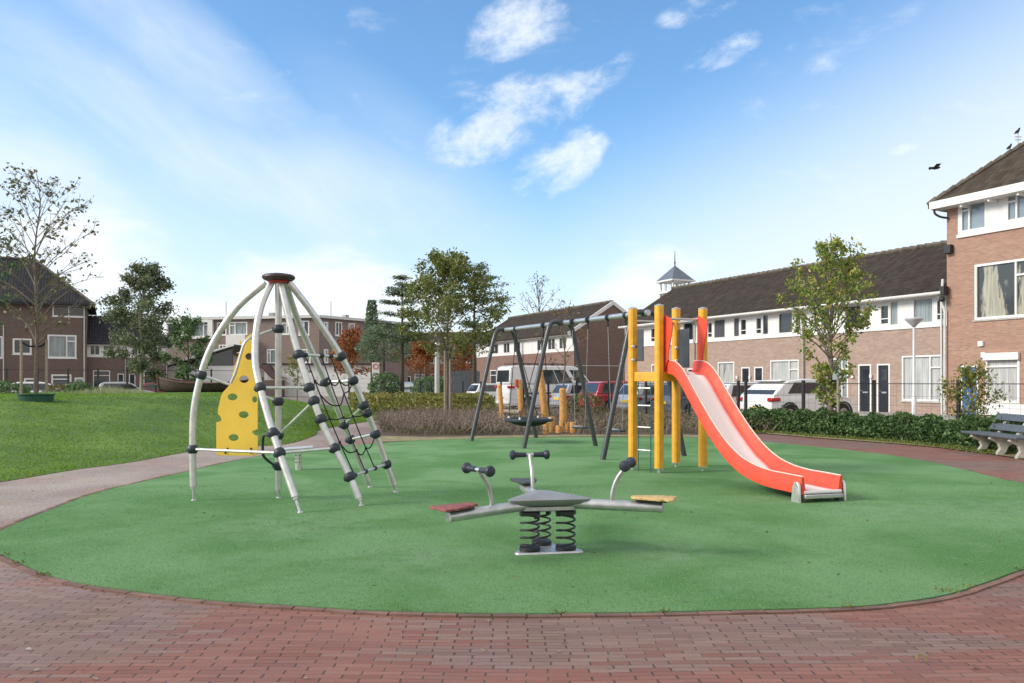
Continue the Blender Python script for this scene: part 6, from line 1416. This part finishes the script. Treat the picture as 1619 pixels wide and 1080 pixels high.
# ------------------------------------------------------------------ birds
M_BIRD = mat('black_feathers', (.02, .02, .025), .6, var=.3)
p = pp(1478, 266, 31); root = thing('flying_bird', 'dark bird flying with wings spread left of the tall block roof', 'bird', p)
m = MB().tube([p + Vector((-.22, 0, .02)), p + Vector((-.14, 0, .01)), p, p + Vector((.12, 0, .01)), p + Vector((.17, 0, .03)), p + Vector((.22, 0, .02))], [.03, .04, .06, .045, .035, .005], 10)
for sg in (-1, 1):
    a = p + Vector((0.03, sg * .03, .02)); m.prism([a + Vector((.08, 0, 0)), a + Vector((-.10, 0, 0)), a + Vector((-.12, sg * .28, .06)), a + Vector((-.02, sg * .42, .03)), a + Vector((.06, sg * .25, .07))], (0, 0, .012))
m.build('body', M_BIRD, root)
def perched(p, label, s=1.0):
    root = thing('perched_bird', label, 'bird', p, 'birds on the roof'); m = MB().tube(bez([p + Vector((-.17, 0, .02)) * s, p + Vector((-.08, 0, .09)) * s, p + Vector((0, 0, .15)) * s, p + Vector((.05, 0, .24)) * s, p + Vector((.07, 0, .29)) * s], 3), [.012 * s] * 1 + [.025 * s, .045 * s, .06 * s, .065 * s, .068 * s, .065 * s, .055 * s, .045 * s, .04 * s, .04 * s, .036 * s, .02 * s], 10)
    m.tube([p + Vector((.08, 0, .285)) * s, p + Vector((.13, 0, .275)) * s], [.014 * s, .002], 6)
    for sg in (-1, 1): m.tube([p + Vector((0, sg * .02, .11)) * s, p + Vector((0, sg * .02, -.01))], .006, 5)
    m.build('body', M_BIRD, root)
def hip_at(x):
    a, b = TOPT[1], TOPT[5]
    t = min((abs(CX + F * a.lerp(b, k / 200).x / a.lerp(b, k / 200).y - x), k / 200) for k in range(201))[1]; return a.lerp(b, t) + up * .15
perched(hip_at(1597), 'dark bird sitting low on the hip of the mossy roof', .85)
hp_ = hip_at(1609); root = thing('roof_vane', 'thin metal rod with two short cross arms near the top of the mossy roof', 'roof rod', hp_)
MB().tube([hp_, hp_ + up * .42], .014, 6).build('rod', M_STEEL, root)
for z in (.2, .32): MB().box(hp_ + up * z, (.24, .05, .03)).build('arm', M_ALU, root)
perched(hp_ + up * .42, 'dark bird perched on the rod at the roof top', .9)
# fallen leaves on turf and paving
random.seed(77); pts = []
for _ in range(170):
    y = random.uniform(3.9, 13); x = random.uniform(-.62, .62) * y; pts.append(Vector((x, y, .02 if y > 5.3 else .008)))
v_, f_ = leaf_cloud(pts, .016, 1); q = MB(); q.v = v_; q.f = f_
tag(q.build('fallen_leaves', leaf_mat('dead_leaves', [(.05, .05, .02), (.30, .26, .2), (.14, .10, .03), (.45, .42, .36)], .1), smooth=False), 'tiny scattered leaves and bits lying on the turf and paving', 'leaves', kind='stuff')
random.seed(78); vs3 = []
for x, y, s_ in [(65, 912, 1), (10, 880, 1.6), (30, 893, .8), (1050, 970, .7), (885, 972, .6), (1345, 964, .8), (1500, 938, 1.3), (1530, 930, .8), (1457, 1044, .5), (640, 968, .4), (1610, 903, .5)]:
    c = gp(x, y); vs3 += [c + Vector((random.gauss(0, .05 * s_), random.gauss(0, .03 * s_), random.uniform(.01, .03))) for _ in range(int(22 * s_))]
v_, f_ = leaf_cloud(vs3, .011); q = MB(); q.v = v_; q.f = f_; tag(q.build('joint_weeds', leaf_mat('moss_leaves', [(.14, .15, .02), (.22, .20, .04), (.09, .12, .02)]), smooth=False), 'little yellow green weed tufts growing from the paving joints', 'weeds', kind='stuff')

# short artificial fibres standing out of the turf near the viewer
random.seed(90); V3, F3 = [], []
def in_turf(x, y):
    c = False; j = nT - 1
    for i in range(nT):
        a, b = turf[i], turf[j]
        if (a.y > y) != (b.y > y) and x < (b.x - a.x) * (y - a.y) / (b.y - a.y) + a.x: c = not c
        j = i
    return c
k_ = 0
while k_ < 150000:
    y = 5.0 + 6.5 * random.random() ** 1.25; x = random.uniform(-.66, .66) * y
    if k_ % 8 == 0 or y < 6.5 or abs(x) > .5 * y:
        if not in_turf(x, y): k_ += 1; continue
    k_ += 1; a = random.uniform(0, 6.28); w = .0014 + .00022 * y; dx, dy = math.cos(a) * w, math.sin(a) * w; h_ = random.uniform(.005, .011); o = len(V3)
    V3 += [Vector((x + dx, y + dy, .013)), Vector((x - dx, y - dy, .013)), Vector((x + random.gauss(0, .006), y + random.gauss(0, .006), .013 + h_))]; F3.append((o, o + 1, o + 2))
q = MB(); q.v = V3; q.f = F3
tag(q.build('turf_fibres', leaf_mat('turf_fibre_green', [(.13, .28, .09), (.17, .34, .12), (.21, .39, .15), (.27, .45, .21)], .3, .7), smooth=False), 'short green fibres of the artificial turf in the foreground', 'turf fibres', kind='stuff')
